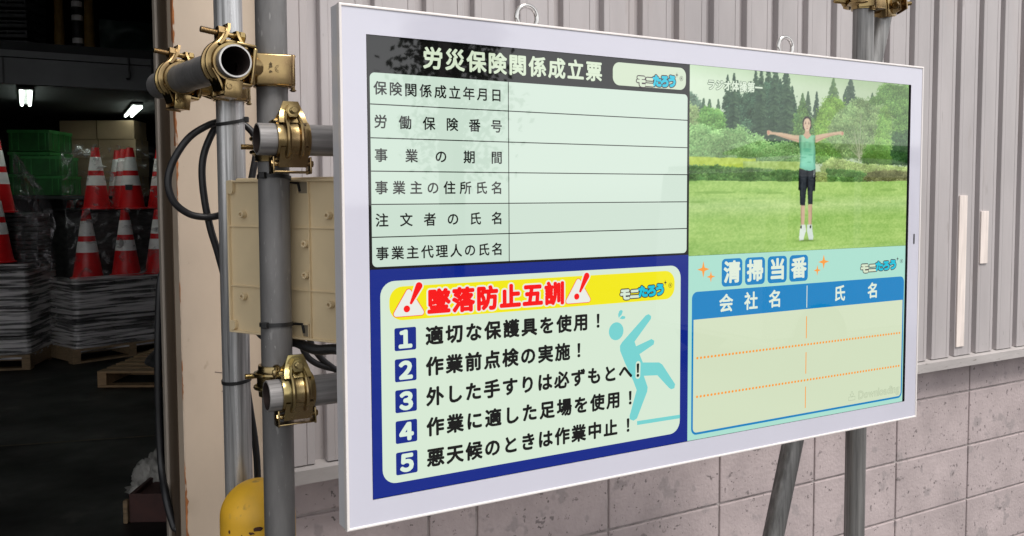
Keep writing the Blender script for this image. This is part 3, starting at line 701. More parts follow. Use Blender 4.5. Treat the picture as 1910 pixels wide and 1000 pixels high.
# -- upper right: the exercise video, drawn point by point in code as lit colours of the flat picture
def video():
    rng = np.random.default_rng(3)
    u0, u1, z0, z1, st = -2.2, 600.0, -1.4, 340.2, .7
    nx, nz = int((u1 - u0) / st) // 2 * 2, int((z1 - z0) / st) // 2 * 2
    U, Z = np.meshgrid(u0 + (np.arange(nx) + .5) * (u1 - u0) / nx, z0 + (np.arange(nz) + .5) * (z1 - z0) / nz)
    A = np.zeros((nz, nx, 3))
    def noise(cell_u, cell_z, oct_=3):
        o = np.zeros((nz, nx)); amp = 1; tot = 0
        for k in range(oct_):
            a, b_ = int((u1 - u0) / cell_u * 2 ** k) + 3, int((z1 - z0) / cell_z * 2 ** k) + 3
            g = rng.random((b_, a)); x = (U - u0) / cell_u * 2 ** k; y = (Z - z0) / cell_z * 2 ** k
            i, j = x.astype(int), y.astype(int); fx, fy = x - i, y - j; fx, fy = fx * fx * (3 - 2 * fx), fy * fy * (3 - 2 * fy)
            i, j = np.clip(i, 0, a - 2), np.clip(j, 0, b_ - 2)
            o += amp * ((g[j, i] * (1 - fx) + g[j, i + 1] * fx) * (1 - fy) + (g[j + 1, i] * (1 - fx) + g[j + 1, i + 1] * fx) * fy); tot += amp; amp *= .55
        return o / tot - .5
    def inside(P):
        m = np.zeros((nz, nx), bool); n = len(P)
        for i in range(n):
            (x0_, y0_), (x1_, y1_) = P[i], P[(i + 1) % n]
            if y0_ == y1_: continue
            m ^= ((y0_ > Z) != (y1_ > Z)) & (U < (x1_ - x0_) * (Z - y0_) / (y1_ - y0_) + x0_)
        return m
    def fill(m, c, nz_=None, amp=0):
        c = np.array(c, float); A[m] = c + (nz_[m][:, None] * amp if nz_ is not None else 0)
    def dab(u, z, r, c, rz=None, a=1.):
        rz = rz or r; i0, i1 = max(0, int((u - r - u0) / st)), min(nx, int((u + r - u0) / st) + 2); j0, j1 = max(0, int((z - rz - z0) / st)), min(nz, int((z + rz - z0) / st) + 2)
        if i1 <= i0 or j1 <= j0: return
        q = ((U[j0:j1, i0:i1] - u) / r) ** 2 + ((Z[j0:j1, i0:i1] - z) / rz) ** 2 < 1
        s = A[j0:j1, i0:i1]; s[q] = s[q] * (1 - a) + np.array(c) * a
    def leaves(P, dark, light, r, n, lay=2, jit=10):
        """leaf clumps scattered in an outline, brighter towards the top of each clump"""
        P = list(P); us = [q[0] for q in P]; zs = [q[1] for q in P]; m = inside(P)
        fill(m, dark, n3, 26)
        dark, light = np.array(dark, float), np.array(light, float)
        for _ in range(n):
            u, z = rng.uniform(min(us) - r, max(us) + r), rng.uniform(min(zs) - r, max(zs) + r)
            i, j = int((u - u0) / st), int((z - z0) / st)
            if not (0 <= i < nx and 0 <= j < nz) or not m[j, i]: continue
            t = rng.random() * .75; base = dark + (light - dark) * t
            for k in range(5 + lay):
                du, dz = rng.normal(0, r * .8), rng.normal(0, r * .45)
                f = np.clip(.5 + dz / r * .6, 0, 1); c = base * (.70 + .46 * f) * (1 + .7 * n2[j, i]) + rng.normal(0, jit * .5)
                dab(u + du, z + dz, rng.uniform(.7, 1.7) * (1 + r * .06), c, rng.uniform(.6, 1.3))
    n1, n2, n3 = noise(120, 60), noise(30, 20, 4), noise(7, 6, 3)
    sky_ = np.clip((U - u0) / (u1 - u0), 0, 1)[..., None]
    A[:] = np.array([214, 233, 211]) * (1 - sky_) + np.array([176, 196, 162]) * sky_
    A += n1[..., None] * 16 - np.clip((Z - 315) / 25, 0, 1)[..., None] * np.array([16, 10, 18])
    def conifer(u, zb, zt, wd, dark, light, n):
        dark, light = np.array(dark, float), np.array(light, float); H = zt - zb
        for q in range(max(60, n // 3)):
            t = rng.random() ** .85; L_ = 1.5 * wd * (1 - t) ** .8 * rng.uniform(.4, 1.15) + 1.0; sg = rng.choice((-1, 1)); sl_ = rng.uniform(.05, .5)
            c = (dark * .86 + (light - dark) * rng.random() * (.9 if sg > 0 else .6)) * (1 - .12 * (1 - t))
            z = zb + H * t; k = int(L_ / 1.6) + 2
            for e in range(k):
                f = e / k; dab(u + sg * L_ * f, z - L_ * f * sl_ + rng.normal(0, .5), rng.uniform(1.3, 2.6) * (1 - .45 * f), c + rng.normal(0, 4) + 10 * f, rng.uniform(1.0, 1.9))
        for e in range(12): dab(u, zt - 1.2 * e, .5 + .09 * e, dark)
    dk, lt = (54, 82, 68), (94, 130, 98)
    leaves([(-3, 240), (-3, 291), (8, 287), (15, 280), (25, 274), (36, 262), (40, 230)], (92, 118, 104), (118, 146, 120), 4, 500)
    for u, zt, wd in ((31, 281, 8), (45, 281, 9), (66, 281, 8)): conifer(u, 232, zt, wd, (84, 114, 94), (104, 136, 106), 260)
    for u, zt, wd in ((88, 326, 17), (112, 318, 20), (130, 296, 18), (158, 340, 22), (145, 318, 18), (190, 350, 26), (212, 345, 24), (222, 327, 20), (235, 346, 27), (254, 316, 20)): conifer(u, 196, zt, wd, dk, lt, 900)
    conifer(282, 200, 303, 26, (84, 118, 84), (118, 158, 100), 900); conifer(297, 215, 309, 14, (74, 104, 82), (100, 132, 100), 500); conifer(321, 215, 309, 13, (62, 90, 76), (84, 112, 90), 500)
    leaves([(84, 196), (90, 282), (105, 296), (125, 288), (150, 304), (178, 316), (200, 320), (225, 316), (246, 300), (262, 282), (280, 240), (284, 196)], (52, 80, 66), (92, 128, 98), 6, 2600)
    for u, zt, wd in ((104, 330, 15), (172, 345, 20), (206, 352, 21), (240, 346, 24)): conifer(u, 210, zt, wd, dk, lt, 700)
    leaves([(255, 196), (262, 262), (285, 285), (300, 262), (318, 250), (330, 196)], (78, 116, 74), (132, 172, 92), 5, 700)
    conifer(368, 240, 338, 26, (96, 132, 92), (128, 164, 104), 900)
    conifer(418, 250, 346, 24, (72, 98, 82), (96, 122, 100), 700); conifer(404, 262, 318, 14, (76, 104, 84), (98, 126, 100), 300)
    conifer(484, 240, 316, 14, (78, 108, 82), (98, 130, 94), 300)
    leaves([(462, 180), (462, 290), (478, 300), (500, 312), (508, 328), (530, 337), (560, 334), (604, 338), (604, 180)], (80, 118, 66), (132, 176, 92), 7, 3400)
    leaves([(525, 172), (535, 215), (560, 240), (585, 235), (604, 250), (604, 170)], (52, 82, 58), (86, 122, 74), 6, 800)
    leaves([(318, 205), (322, 252), (334, 280), (348, 296), (368, 300), (389, 297), (408, 281), (404, 240), (380, 200)], (104, 150, 66), (160, 200, 92), 6, 1500)
    leaves([(350, 180), (356, 235), (372, 262), (400, 280), (424, 296), (441, 303), (470, 298), (500, 286), (520, 296), (535, 276), (549, 256), (540, 240), (546, 215), (530, 195), (480, 182)], (108, 142, 92), (160, 186, 124), 6, 2600)
    leaves([(490, 186), (500, 240), (515, 285), (525, 294), (538, 272), (549, 257), (538, 238), (546, 214), (530, 192)], (104, 150, 78), (152, 192, 98), 5, 900)
    for k in range(26):                       # pale limbs in the thin tree
        a = rng.uniform(-1.05, 1.05); L_ = rng.uniform(30, 85)
        for q in range(60):
            t = q / 60; dab(449 + math.sin(a) * L_ * t * .9, 182 + math.cos(a) * L_ * t + rng.normal(0, .3), 1.0 - .55 * t, (170, 178, 150), None, .5)
    for q in range(140): dab(447 + q * .03, 170 + q * .75, 1.3 - q * .005, (172, 178, 152), None, .6)
    leaves([(-3, 196), (-3, 268), (12, 266), (22, 250), (30, 225), (40, 196)], (128, 160, 104), (182, 204, 146), 6, 900)
    leaves([(22, 200), (26, 256), (38, 268), (52, 262), (64, 264), (76, 255), (82, 232), (80, 200)], (92, 144, 76), (140, 188, 104), 5, 900)
    leaves([(-3, 172), (-3, 226), (20, 234), (45, 228), (60, 222), (85, 228), (108, 222), (116, 236), (128, 234), (140, 216), (165, 220), (182, 212), (200, 200), (220, 208), (250, 204), (276, 196), (276, 172)], (104, 150, 92), (166, 204, 136), 7, 3600)
    leaves([(318, 172), (320, 200), (345, 214), (365, 205), (385, 190), (400, 172)], (90, 134, 72), (138, 178, 96), 6, 900)
    leaves([(455, 172), (470, 205), (500, 212), (540, 205), (545, 172)], (88, 130, 68), (122, 164, 86), 6, 800)
    # clipped hedges
    m = (Z < 177 + n2 * 4) & (Z > 150) & (U < 160); fill(m, (176, 200, 78), n3, 46)
    m = (Z < 172 + n2 * 4) & (Z > 150) & (U >= 128) & (U < 290); fill(m, (166, 194, 112), n3, 60)
    leaves([(-3, 133), (-3, 160), (60, 161), (120, 158), (200, 155), (290, 153), (290, 133)], (70, 108, 62), (116, 154, 88), 3.2, 3200)
    leaves([(335, 150), (345, 172), (365, 180), (400, 178), (460, 170), (540, 168), (604, 164), (604, 150)], (150, 178, 106), (188, 206, 142), 4, 1300)
    leaves([(345, 132), (352, 158), (400, 158), (470, 152), (480, 136)], (78, 120, 68), (126, 164, 94), 3.4, 900)
    leaves([(318, 134), (322, 152), (348, 152), (352, 134)], (140, 160, 92), (176, 194, 122), 3, 300)
    leaves([(462, 138), (480, 154), (520, 158), (604, 156), (604, 134)], (98, 104, 72), (138, 142, 98), 3.6, 900)
    # lawn
    lm = Z < 134 + n2 * 3 + 3 * np.clip((U - 440) / 160, 0, 1)
    hn = noise(160, 9, 3); fine = noise(4, 2.2, 2)
    band = np.clip(1 - np.abs(Z - 88) / 24, 0, 1)
    g = np.stack([164 + 18 * band, 202 + 11 * band, 116 + 24 * band], -1) + hn[..., None] * np.array([40, 30, 30]) + n2[..., None] * np.array([20, 14, 16]) + fine[..., None] * np.array([40, 34, 32]) + n1[..., None] * 14
    A[lm] = g[lm]
    for u, z, r_, rz in ((330, 97, 17, 2.6), (18, 96, 18, 2.2), (130, 101, 12, 1.2), (540, 118, 30, 3), (60, 113, 50, 2.5), (200, 112, 40, 2)): dab(u, z, r_, (132, 172, 92), rz, .6)
    A[:] = A * np.array([.96, .96, .95]) + np.array([10, 9, 7])
    # the woman doing exercises
    SK, SK2 = (206, 178, 148), (186, 152, 126)
    def pg(P, c, amp=8): fill(inside(P), c, n3, amp)
    pg([(281.5, 88), (293, 88), (292.4, 66.5), (292, 46), (283, 46), (281.6, 66.7)], (214, 184, 158)); pg([(301.8, 89), (313.2, 89.4), (312.7, 66), (312.2, 46), (303.2, 46), (302.2, 66.4)], (210, 180, 152))
    pg([(281.4, 50), (294.6, 50), (297.1, 37.6), (291.9, 26.8), (290.5, 19.9), (278.9, 18.9), (278.0, 25.8), (279.3, 36.7)], (226, 236, 226)); pg([(299.3, 50), (313.3, 50), (315.1, 35.8), (317.7, 26.1), (317.1, 19.7), (305.3, 19.5), (302.8, 26.5), (299.5, 37.6)], (220, 232, 222))
    for u in (283, 309): dab(u, 45, 2.2, (84, 78, 74), 3.2)
    pg([(188.3, 229.3), (193.4, 230.5), (201.9, 227.6), (233.3, 226.3), (255.8, 223.5), (274.1, 223.5), (273.6, 209.2), (256.0, 212.8), (231.6, 217.4), (207.4, 222.5), (196.5, 222.7), (191.0, 219.9), (188.1, 224.0)], SK)
    pg([(319.3, 224.7), (344.9, 229.0), (368.9, 232.0), (391.1, 235.0), (399.3, 234.2), (400.7, 228.6), (395.4, 226.5), (389.3, 228.5), (369.0, 225.7), (345.1, 219.4), (319.7, 209.6)], SK)
    pg([(275, 212), (256, 213.5), (232, 218), (210, 222.5), (232, 220), (256, 216.5), (274, 215)], SK2, 0); pg([(319.5, 212), (345, 220), (369, 226.3), (388, 229), (369, 228), (345, 222.5), (319.5, 216)], SK2, 0)
    dab(192, 226, 3.2, (198, 150, 128), 3.6); dab(396.5, 230.5, 3., (196, 146, 124), 3.4)
    pg([(289.9, 237), (301.5, 237), (302.5, 227.7), (308, 224.8), (296.1, 216.0), (284, 224.2), (289.3, 227.3)], (200, 168, 140)); pg([(290, 236), (301.5, 236), (300, 230), (293, 231)], SK2, 0)
    pg([(282.6, 246), (284.9, 255.5), (290.2, 260.2), (297.9, 260.9), (304.2, 258), (307.6, 251.0), (307.7, 240), (304.7, 234.5), (287.0, 234.0), (283.7, 238.5)], (58, 52, 50), 6)
    pg([(286.3, 249), (289, 254.5), (294, 257), (300, 256.4), (304.2, 251), (304.9, 242.4), (302, 235.4), (299, 232.2), (295.8, 231.0), (292.5, 232.2), (289.6, 235), (286.6, 240.7)], (216, 190, 162), 5)
    for u in (291.2, 300.4): dab(u, 246.6, 1.9, (74, 58, 52), .75); dab(u, 249.2, 2.2, (110, 88, 74), .5)
    dab(295.9, 241.5, 1.0, (186, 150, 126), 1.6); dab(295.9, 237.2, 2.2, (176, 104, 96), .8); dab(304.4, 244, 1.2, (196, 160, 136), 2.4); dab(286.6, 244, 1., (196, 160, 136), 2.2)
    top_ = [(274.1, 223.5), (285.6, 224.2), (290, 219.5), (296.1, 216.6), (302, 219.5), (306.4, 224.5), (318.9, 224.7), (316.9, 209.0), (319.5, 198.1), (320.2, 165.3), (321.2, 158.4), (307.1, 155.2), (293.5, 156.2), (276.1, 160.9), (278.1, 175.5), (277.3, 194.4), (273.6, 209.2)]
    m = inside(top_); tt = np.clip((Z - 156) / 68, 0, 1)[..., None]
    shade = np.array([140, 216, 190]) * (1 - tt) + np.array([138, 200, 158]) * tt + n2[..., None] * 30; A[m] = shade[m]
    for u, z, r_, rz in ((297, 197, 12, 1.5), (297, 193.5, 11, 1.0), (288, 181, 8, 1.), (306, 186, 7, 1), (296, 211, 5, 1.2), (303, 172, 6, .9), (316, 180, 1.6, 9)): dab(u, z, r_, (98, 172, 142), rz, .65)
    pg([(275.3, 159.8), (293.5, 156.2), (307.1, 155.2), (320.8, 158.4), (321.6, 137.8), (320.5, 115.8), (314.2, 115.8), (314.4, 89.6), (301.5, 89.2), (299.4, 114.4), (298.0, 124.0), (295.5, 114.4), (293.0, 87.4), (279.1, 88.0), (277.7, 115.8), (273.9, 118.5)], (66, 70, 74), 14)
    for u, z, r_, rz in ((284, 118, 1.2, 16), (309, 112, 1.3, 14), (287, 140, 5, 1), (311, 138, 5, 1)): dab(u, z, r_, (92, 94, 98), rz, .5)
    for u, z, r_, rz in ((317, 152, .7, 5), (316, 146, .6, 3)): dab(u, z, r_, (206, 216, 208), rz)
    def soft(u, z, ru, rz, k, m=None):
        f = np.exp(-(((U - u) / ru) ** 2 + ((Z - z) / rz) ** 2)) * k
        if m is not None: f = f * m
        A[:] = A * (1 - f[..., None])
    mt_ = inside(top_); soft(276, 192, 4.5, 40, .30, mt_); soft(320, 190, 4.5, 40, .22, mt_); soft(297, 158, 22, 5, .12, mt_); soft(290, 205, 4, 7, .12, mt_); soft(304, 205, 4, 7, .12, mt_)
    sh_ = (Z < 160) & (Z > 88) & (U > 272) & (U < 323) & (A.sum(-1) < 330); soft(276, 125, 4, 40, .35, sh_); soft(320, 125, 4, 40, .3, sh_); soft(298, 120, 3, 30, .4, sh_)
    lg_ = (Z < 90) & (Z > 46); soft(283, 68, 1.6, 30, .14, lg_ & (U > 280) & (U < 294)); soft(312, 68, 1.6, 30, .14, lg_ & (U > 301) & (U < 314))
    gm_ = (Z < 24); soft(298, 18.5, 24, 2.2, .26, gm_)
    for u_, k_ in ((277.5, .2), (316.5, .2)): soft(u_, 216, 3, 5, k_, mt_)
    # a last grain over the whole picture
    A += n3[..., None] * 5
    k = np.clip(A, 0, 255).reshape(nz // 2, 2, nx // 2, 2, 3).mean((1, 3)) / 255
    k = np.where(k <= .04045, k / 12.92, ((k + .055) / 1.055) ** 2.4)
    k = np.clip(k - .03, .002, 1)
    return k, (u0 / 1000, u1 / 1000, z0 / 1000, z1 / 1000)
img, (va, vb, vc, vd) = video()
ny_, nx_ = img.shape[:2]
p = Pic(); p.mats.append(emis('lit_video', None, attr='picture_colour'))
gx, gz = np.linspace(va, vb, nx_), np.linspace(vc, vd, ny_)
p.V = [(float(x), -.00025, float(z)) for z in gz for x in gx]
p.F = [(j * nx_ + i, j * nx_ + i + 1, (j + 1) * nx_ + i + 1, (j + 1) * nx_ + i) for j in range(ny_ - 1) for i in range(nx_ - 1)]
p.Mi = [0] * len(p.F); p.Sm = [False] * len(p.F)
ngrid = len(p.V)
vg, vw = p.c('video_text_edge', (112, 132, 112)), p.c('video_text_fill', (222, 236, 214))
for i, ch in enumerate('ラジオ体操第一'):
    for bo_, m_, l_ in ((.0017, vg, 2), (.0006, vw, 3)): put(p, ch, .0475 + .0196 * i, .3072 + .0002 * i, .0196, .0196, bo_, l_, m_, 10)
vo = p.done('exercise_video')
ca = vo.data.color_attributes.new('picture_colour', 'FLOAT_COLOR', 'POINT')
buf = np.ones((len(vo.data.vertices), 4), np.float32); buf[:, :3] = .2; buf[:ngrid, :3] = img.reshape(-1, 3)
ca.data.foreach_set('color', buf.ravel())

# eye bolts on the display's top edge
for x in (-.3, .2995):
    e = B(); c = Vector((x, .064, ZG + .4045))
    e.tube([c + Vector((.0195 * math.cos(R(a)), 0, .0195 * math.sin(R(a)))) for a in range(0, 360, 8)], .0042, 14, 0, False, True)
    e.cyl((x, .064, ZG + .374), (x, .064, ZG + .384), .0085, 20, 0, .006).cyl((x, .064, ZG + .371), (x, .064, ZG + .376), .012, 24)
    obj('eye_bolt', e, 'chrome', mon)

# ------------------------------------------------------------------ beige plastic plate behind the dark upright
tv = Vector((.47, -.88, 0)).normalized(); nv = Vector((.88, .47, 0)).normalized()
bo_o = Vector((-.685, .2, 0)) + nv * .031
bx = Matrix((tv, nv, Vector((0, 0, 1)))).transposed().to_4x4(); bx.translation = bo_o + Vector((0, 0, ZG))
box_t = thing('plastic_backplate', 'beige moulded plastic backplate strapped behind the dark upright pipe', 'plastic box', bo_o + Vector((0, 0, ZG - .125)))
s0, s1, zb_, zt_ = -.1465, .115, -.1240, .1350
b = B(); b.span((s0, s1), (0, .003), (zb_, zt_), .001, 0, bx)
b.span((s0, s0 + .0035), (-.006, .003), (zb_, zt_), .0012, 0, bx).span((s0, s1), (-.006, .003), (zb_, zb_ + .0035), .0012, 0, bx).span((s0, s1), (-.006, .003), (zt_ - .0035, zt_), .0012, 0, bx)
for z in (.0575, -.0437): b.span((s0 + .003, s1), (-.0028, .001), (z - .0008, z + .0008), 0, 0, bx)
b.span((.0425, .0443), (-.004, .001), (zb_ + .003, .112), 0, 0, bx)
b.span((.0185, .0200), (-.004, .001), (.112, zt_ - .003), 0, 0, bx).span((.0415, .043), (-.004, .001), (.112, zt_ - .003), 0, 0, bx)
b.span((.0225, .0240), (-.004, .001), (zb_ + .003, -.098), 0, 0, bx).span((.0225, .0395), (-.004, .001), (-.0995, -.098), 0, 0, bx).span((.038, .0395), (-.004, .001), (zb_ + .003, -.098), 0, 0, bx)
plate = obj('plate', b, 'beige_box', box_t)
b = B(); b.span((s0 + .012, s1), (.0035, .05), (zb_ + .012, zt_ + .004), .003, 0, bx); obj('box_body', b, 'beige_box', box_t)
for s_, z in ((-.109, .0779), (-.1109, -.0612), (.0357, .0318), (.0356, -.0184), (.0869, .0779), (.0883, -.063)):
    X = bx @ Matrix.Translation((s_, 0, z)) @ Matrix.Rotation(R(90), 4, 'X')
    b = B(); b.lathe([(.0062, 0), (.0058, .0085), (.0052, .0092), (.0030, .0092), (.0028, .004), (0.0001, .004)], 18, 0, X)
    obj('screw_boss', b, 'beige_box', box_t)
for s_, z, h_ in ((-.1365, .1190, .010), (-.1375, -.1130, .004)):
    b = B(); X = bx @ Matrix.Translation((s_, -.0005, z)) @ Matrix.Rotation(R(90), 4, 'X')
    b.prism(capsule((0, 0), (0, h_), .0068), 0, .006, 0, X); obj('corner_pad', b, 'beige_box', box_t)
MT['hole'] = pmat('notch_shade', (.24, .20, .14), .7)  # darker beige paints the shade inside the flat strap slots
obj('strap_slot', B().span((.0202, .0413), (-.0008, -.0002), (.113, .131), 0, 0, bx), 'hole', plate); obj('strap_slot', B().span((.0242, .0378), (-.0008, -.0002), (-.119, -.100), 0, 0, bx), 'hole', plate)

# cable ties
def tie(label, c, r, tilt, tail, head_dir):
    t = thing('cable_tie', label, 'cable tie', c, 0, 'black cable ties')
    X = Matrix.Translation(c) @ Matrix.Rotation(tilt[0], 4, 'X') @ Matrix.Rotation(tilt[1], 4, 'Y')
    obj('strap', B().lathe([(r, -.0032), (r + .0018, -.003), (r + .0018, .003), (r, .0032)], 36, 0, X, True), 'tie', t)
    hp = X @ (Vector(head_dir).normalized() * (r + .0035)); q = Vector(head_dir).normalized()
    hb = B(); rz = math.atan2(q.y, q.x)
    hb.box(hp, (.008, .010, .010), .0012, 0, None, rz); obj('head', hb, 'tie', t)
    if tail: obj('tail', B().tube(tail, .0024, 6), 'tie', t)
    return t
c = Vector((P1[0] - .001, P1[1], ZG + .138))
tie('black cable tie round the dark upright at the top edge of the beige plate', c, .0246, (R(-6), R(4)), [c + Vector((.024, .0, -.002)), bx @ Vector((-.004, -.0035, .132)), bx @ Vector((.022, -.004, .129)), bx @ Vector((.0225, -.001, .116))], (-.75, -.6, 0))
c = Vector((P1[0] - .002, P1[1], ZG - .0965))
tie('black cable tie round the dark upright at the bottom edge of the beige plate', c, .0246, (R(-3), R(1)), [c + Vector((.024, .0, -.002)), bx @ Vector((.004, -.0045, -.099)), bx @ Vector((.026, -.0045, -.0985)), bx @ Vector((.0265, -.001, -.113))], (-.8, -.62, 0))
c = Vector((P2[0], P2[1], ZG + .241))
tie('black cable tie holding the coiled cable to the galvanised upright', c, .0246, (R(4), R(-12)), None, (.9, -.35, 0))
c = Vector((P2[0], P2[1], ZG - .226))
tie('lone black cable tie on the galvanised upright, above the yellow bollard', c, .0246, (R(3), R(-6)), None, (-.2, .95, 0))

# cables
def cable(label, pts, r, group=None):
    b = B(); b.tube(spline([W(*q) for q in pts], 10), r, 12); o = obj('black_cable', b, 'black_cable'); return tag(o, label, 'cable', group)
cy = .466
coil = [(-.675, cy, .236), (-.690, cy + .004, .247), (-.709, cy, .2455), (-.737, cy - .002, .235), (-.769, cy - .004, .212), (-.795, cy - .004, .172), (-.805, cy - .004, .134), (-.797, cy - .004, .1), (-.773, cy - .002, .078), (-.745, cy, .071), (-.717, cy + .002, .074), (-.688, cy + .010, .092), (-.662, cy + .008, .129), (-.654, cy + .006, .16),
        (-.649, cy + .006, .19), (-.652, cy + .006, .222), (-.672, cy + .012, .243), (-.697, cy + .014, .246), (-.716, cy + .014, .236), (-.730, cy + .014, .212), (-.741, cy + .014, .180), (-.744, cy + .014, .144), (-.740, cy + .014, .095), (-.731, cy + .014, .046), (-.719, cy + .014, .001), (-.700, cy + .014, -.084), (-.682, cy + .014, -.186), (-.669, cy + .010, -.294), (-.661, cy + .010, -.362), (-.658, cy + .010, -.429), (-.658, cy + .010, -.60), (-.66, cy + .01, -1.2)]
cable('coiled black cable looping in front of the cream door post, tied to the galvanised upright', coil, .0064)
cable('black cable hanging inside the doorway along the shutter guide', [(-.68, 1.2, .6), (-.70, 1.06, .2), (-.733, 1.01, -.034), (-.747, 1.0, -.096), (-.754, 1.0, -.209), (-.757, 1.0, -.309), (-.758, 1.0, -.436), (-.757, .985, -.526), (-.757, .93, -.58), (-.747, .90, -.638), (-.735, .885, -.671), (-.72, .86, -.9), (-.72, .84, -1.3)], .0085)
cable('black cable drooping in a tight curve under the beige plate, the left of two', [(-.565, .48, -.10), (-.566, .49, -.15), (-.561, .5, -.186), (-.553, .5, -.206), (-.538, .5, -.221), (-.517, .5, -.232), (-.488, .5, -.241), (-.44, .48, -.25), (-.38, .4, -.24)], .0062, 'cables under the beige plate')
cable('black cable running down to the right under the beige plate, the right of two', [(-.555, .475, -.10), (-.552, .49, -.15), (-.542, .5, -.186), (-.524, .5, -.214), (-.505, .5, -.232), (-.485, .5, -.246), (-.44, .49, -.262), (-.38, .4, -.26)], .0062, 'cables under the beige plate')
b = B(); b.tube(spline([bx @ Vector(q) for q in ((-.105, .02, -.118), (-.085, .014, -.1275), (-.05, .008, -.134), (-.01, .012, -.1325), (.02, .006, -.136), (.05, .004, -.1395), (.085, .008, -.136), (.115, .012, -.139))], 8), [.003] + [.0085] * 55 + [.004], 10)
tag(obj('rubber_gland', B().raw(b.V, b.F, 0, True), 'rubber'), 'lumpy black rubber seal along the lower edge of the beige plate', 'seal')

# yellow bollard
t = thing('yellow_bollard', 'yellow round-topped steel bollard with chipped paint beside the galvanised upright', 'bollard', (-.692, .335, 0))
zt_b = ZG - .386; rb = .0635
prof = [(rb + .02, 0), (rb + .02, .012), (rb, .016), (rb, .4), (rb, zt_b - rb)] + [(max(.0005, rb * math.cos(R(a))), zt_b - rb + rb * math.sin(R(a))) for a in range(6, 91, 6)]
obj('post', B().lathe(prof, 44, 0, Matrix.Translation((-.692, .335, 0))), 'yellow', t)
ch = B(); bcx = Matrix.Translation((-.692, .335, 0))
def chip(az, z, w_, h_, n=11):
    P = []
    for i in range(n):
        a = 2 * math.pi * i / n; k = random.uniform(.55, 1.1); P.append((R(az) + w_ / rb * k * math.cos(a), z + h_ * k * math.sin(a)))
    V = [((rb + .0006) * math.cos(a), (rb + .0006) * math.sin(a), z_) for a, z_ in P]; ch.raw(V, [tuple(range(n))], 0, False, bcx)
for az, z, w_, h_ in ((-103, ZG - .452, .0115, .0055), (-113, ZG - .459, .006, .003), (-150, ZG - .459, .0024, .0036), (-128, ZG - .462, .0014, .0014), (-141, ZG - .477, .0011, .0011), (-119, ZG - .472, .0012, .0014), (-133, ZG - .486, .0016, .002), (-108, ZG - .482, .001, .001)): chip(az, z, w_, h_)
MT['chip'] = pmat('bare_rust_chip', (.075, .028, .018), .8, 0, .3, 60)
obj('paint_chip', ch, 'chip', t)

# ------------------------------------------------------------------ inside: cones, bases, pallets, film, crates, cartons, lamps
def make_cone(label, group, loc, h=.63):
    t = thing('traffic_cone', label, 'traffic cone', loc, 0, group)
    r = lambda f: .132 + (.032 - .132) * f
    fr = [0, .05, .2, .38, .55, .62, .70, .85, .985, 1]; P = [(r(f), h * f) for f in fr]
    b = B(); b.lathe([(.150, 0), (.150, .012), (r(0), .016)] + P[1:] + [(.024, h), (.022, h - .02)], 32, 0, Matrix.Translation(loc)); obj('shell', b, 'cone_red', t)
    for a, e in ((.385, .545), (.625, .845)): 
        b = B(); b.lathe([(r(a) + .0003, h * a), (r(a) + .0014, h * a + .001), (r(e) + .0014, h * e - .001), (r(e) + .0003, h * e)], 32, 0, Matrix.Translation(loc)); obj('reflective_band', b, 'cone_white', t)
    return t
GA = 'red cones on the wrapped pallet load'
cone = make_cone('red cone with two white bands, left one of the lower row on the wrapped pallet', GA, (-.365, 8.13, .752))
def more(label, group, loc, rz=0, sc=1): return dup(cone, loc, rz, label, sc, group)
more('red cone with two white bands, middle of the lower row on the wrapped pallet', GA, (-.025, 8.25, .752), .4)
more('red cone half hidden by the door edge, right end of the lower row', GA, (.285, 8.36, .752), 1.1)
more('red cone with white bands at the left end of the upper row under film', GA, (-.215, 8.80, 1.385), .3, .97)
more('red cone front-most of the upper row trio, the one with the grey sticker', GA, (.085, 8.66, 1.385), .9, .97)
more('red cone second of the upper row trio, just behind the one with the sticker', GA, (.055, 8.98, 1.385), .9, .97)
more('red cone rear-most of the upper row trio, peeping out at its left', GA, (.04, 9.32, 1.385), .9, .97)
more('red cone half hidden by the door edge, right end of the upper row under film', GA, (.40, 8.95, 1.385), .2, .97)
GL = 'red cones on the load at the left edge'
more('red cone cut off by the left picture edge, lower one on the black bases', GL, (-1.085, 7.90, .945), .2, 1.0)
more('red cone cut off by the left picture edge, upper one wrapped in loose film', GL, (-1.062, 8.28, 1.37), .2, 1.05)
GK = 'far cones behind the table'
more('small-looking far red cone under the crate table', GK, (-.345, 10.55, .90), .2, .9)
more('far red cone just right of the one under the crate table, mostly hidden', GK, (-.235, 10.75, .90), .2, .9)
tag(obj('cone_sticker', B().box((.055, 8.555, 1.60), (.075, .004, .055), .001, 0, None, .35), 'beam'), 'grey paper sticker on the front cone of the upper trio', 'sticker')

def pallet(label, loc, rz, mat='pallet', group='wooden pallets'):
    t = thing('wooden_pallet', label, 'pallet', loc, rz, group); T = WM[t.name]
    b = B()
    for i in range(7): b.span((0, 1.1), (.0 + i * .165, .11 + i * .165), (.112, .130), .002, 0, T)
    obj('deck', b, mat, t)
    for x in (0, .515, 1.03): obj('stringer', B().span((x, x + .07), (.002, 1.1), (.018, .1115), .002, 0, T), mat, t)
    b = B()
    for y in (0, .5, 1.0): b.span((0, 1.1), (y, y + .1), (0, .0175), .002, 0, T)
    obj('bottom_board', b, mat, t)
    return t
pa = pallet('wooden pallet under the wrapped stack of black bases near the doorway', (-.53, 7.82, .004), R(20))
pb = pallet('empty-looking pale wooden pallet with a dark bundle on it, nearest the doorway', (-.437, 6.625, .004), R(-30), 'pallet_fr')
pl = pallet('wooden pallet at the left picture edge under black bases', (-1.90, 8.13, .004), R(-20))

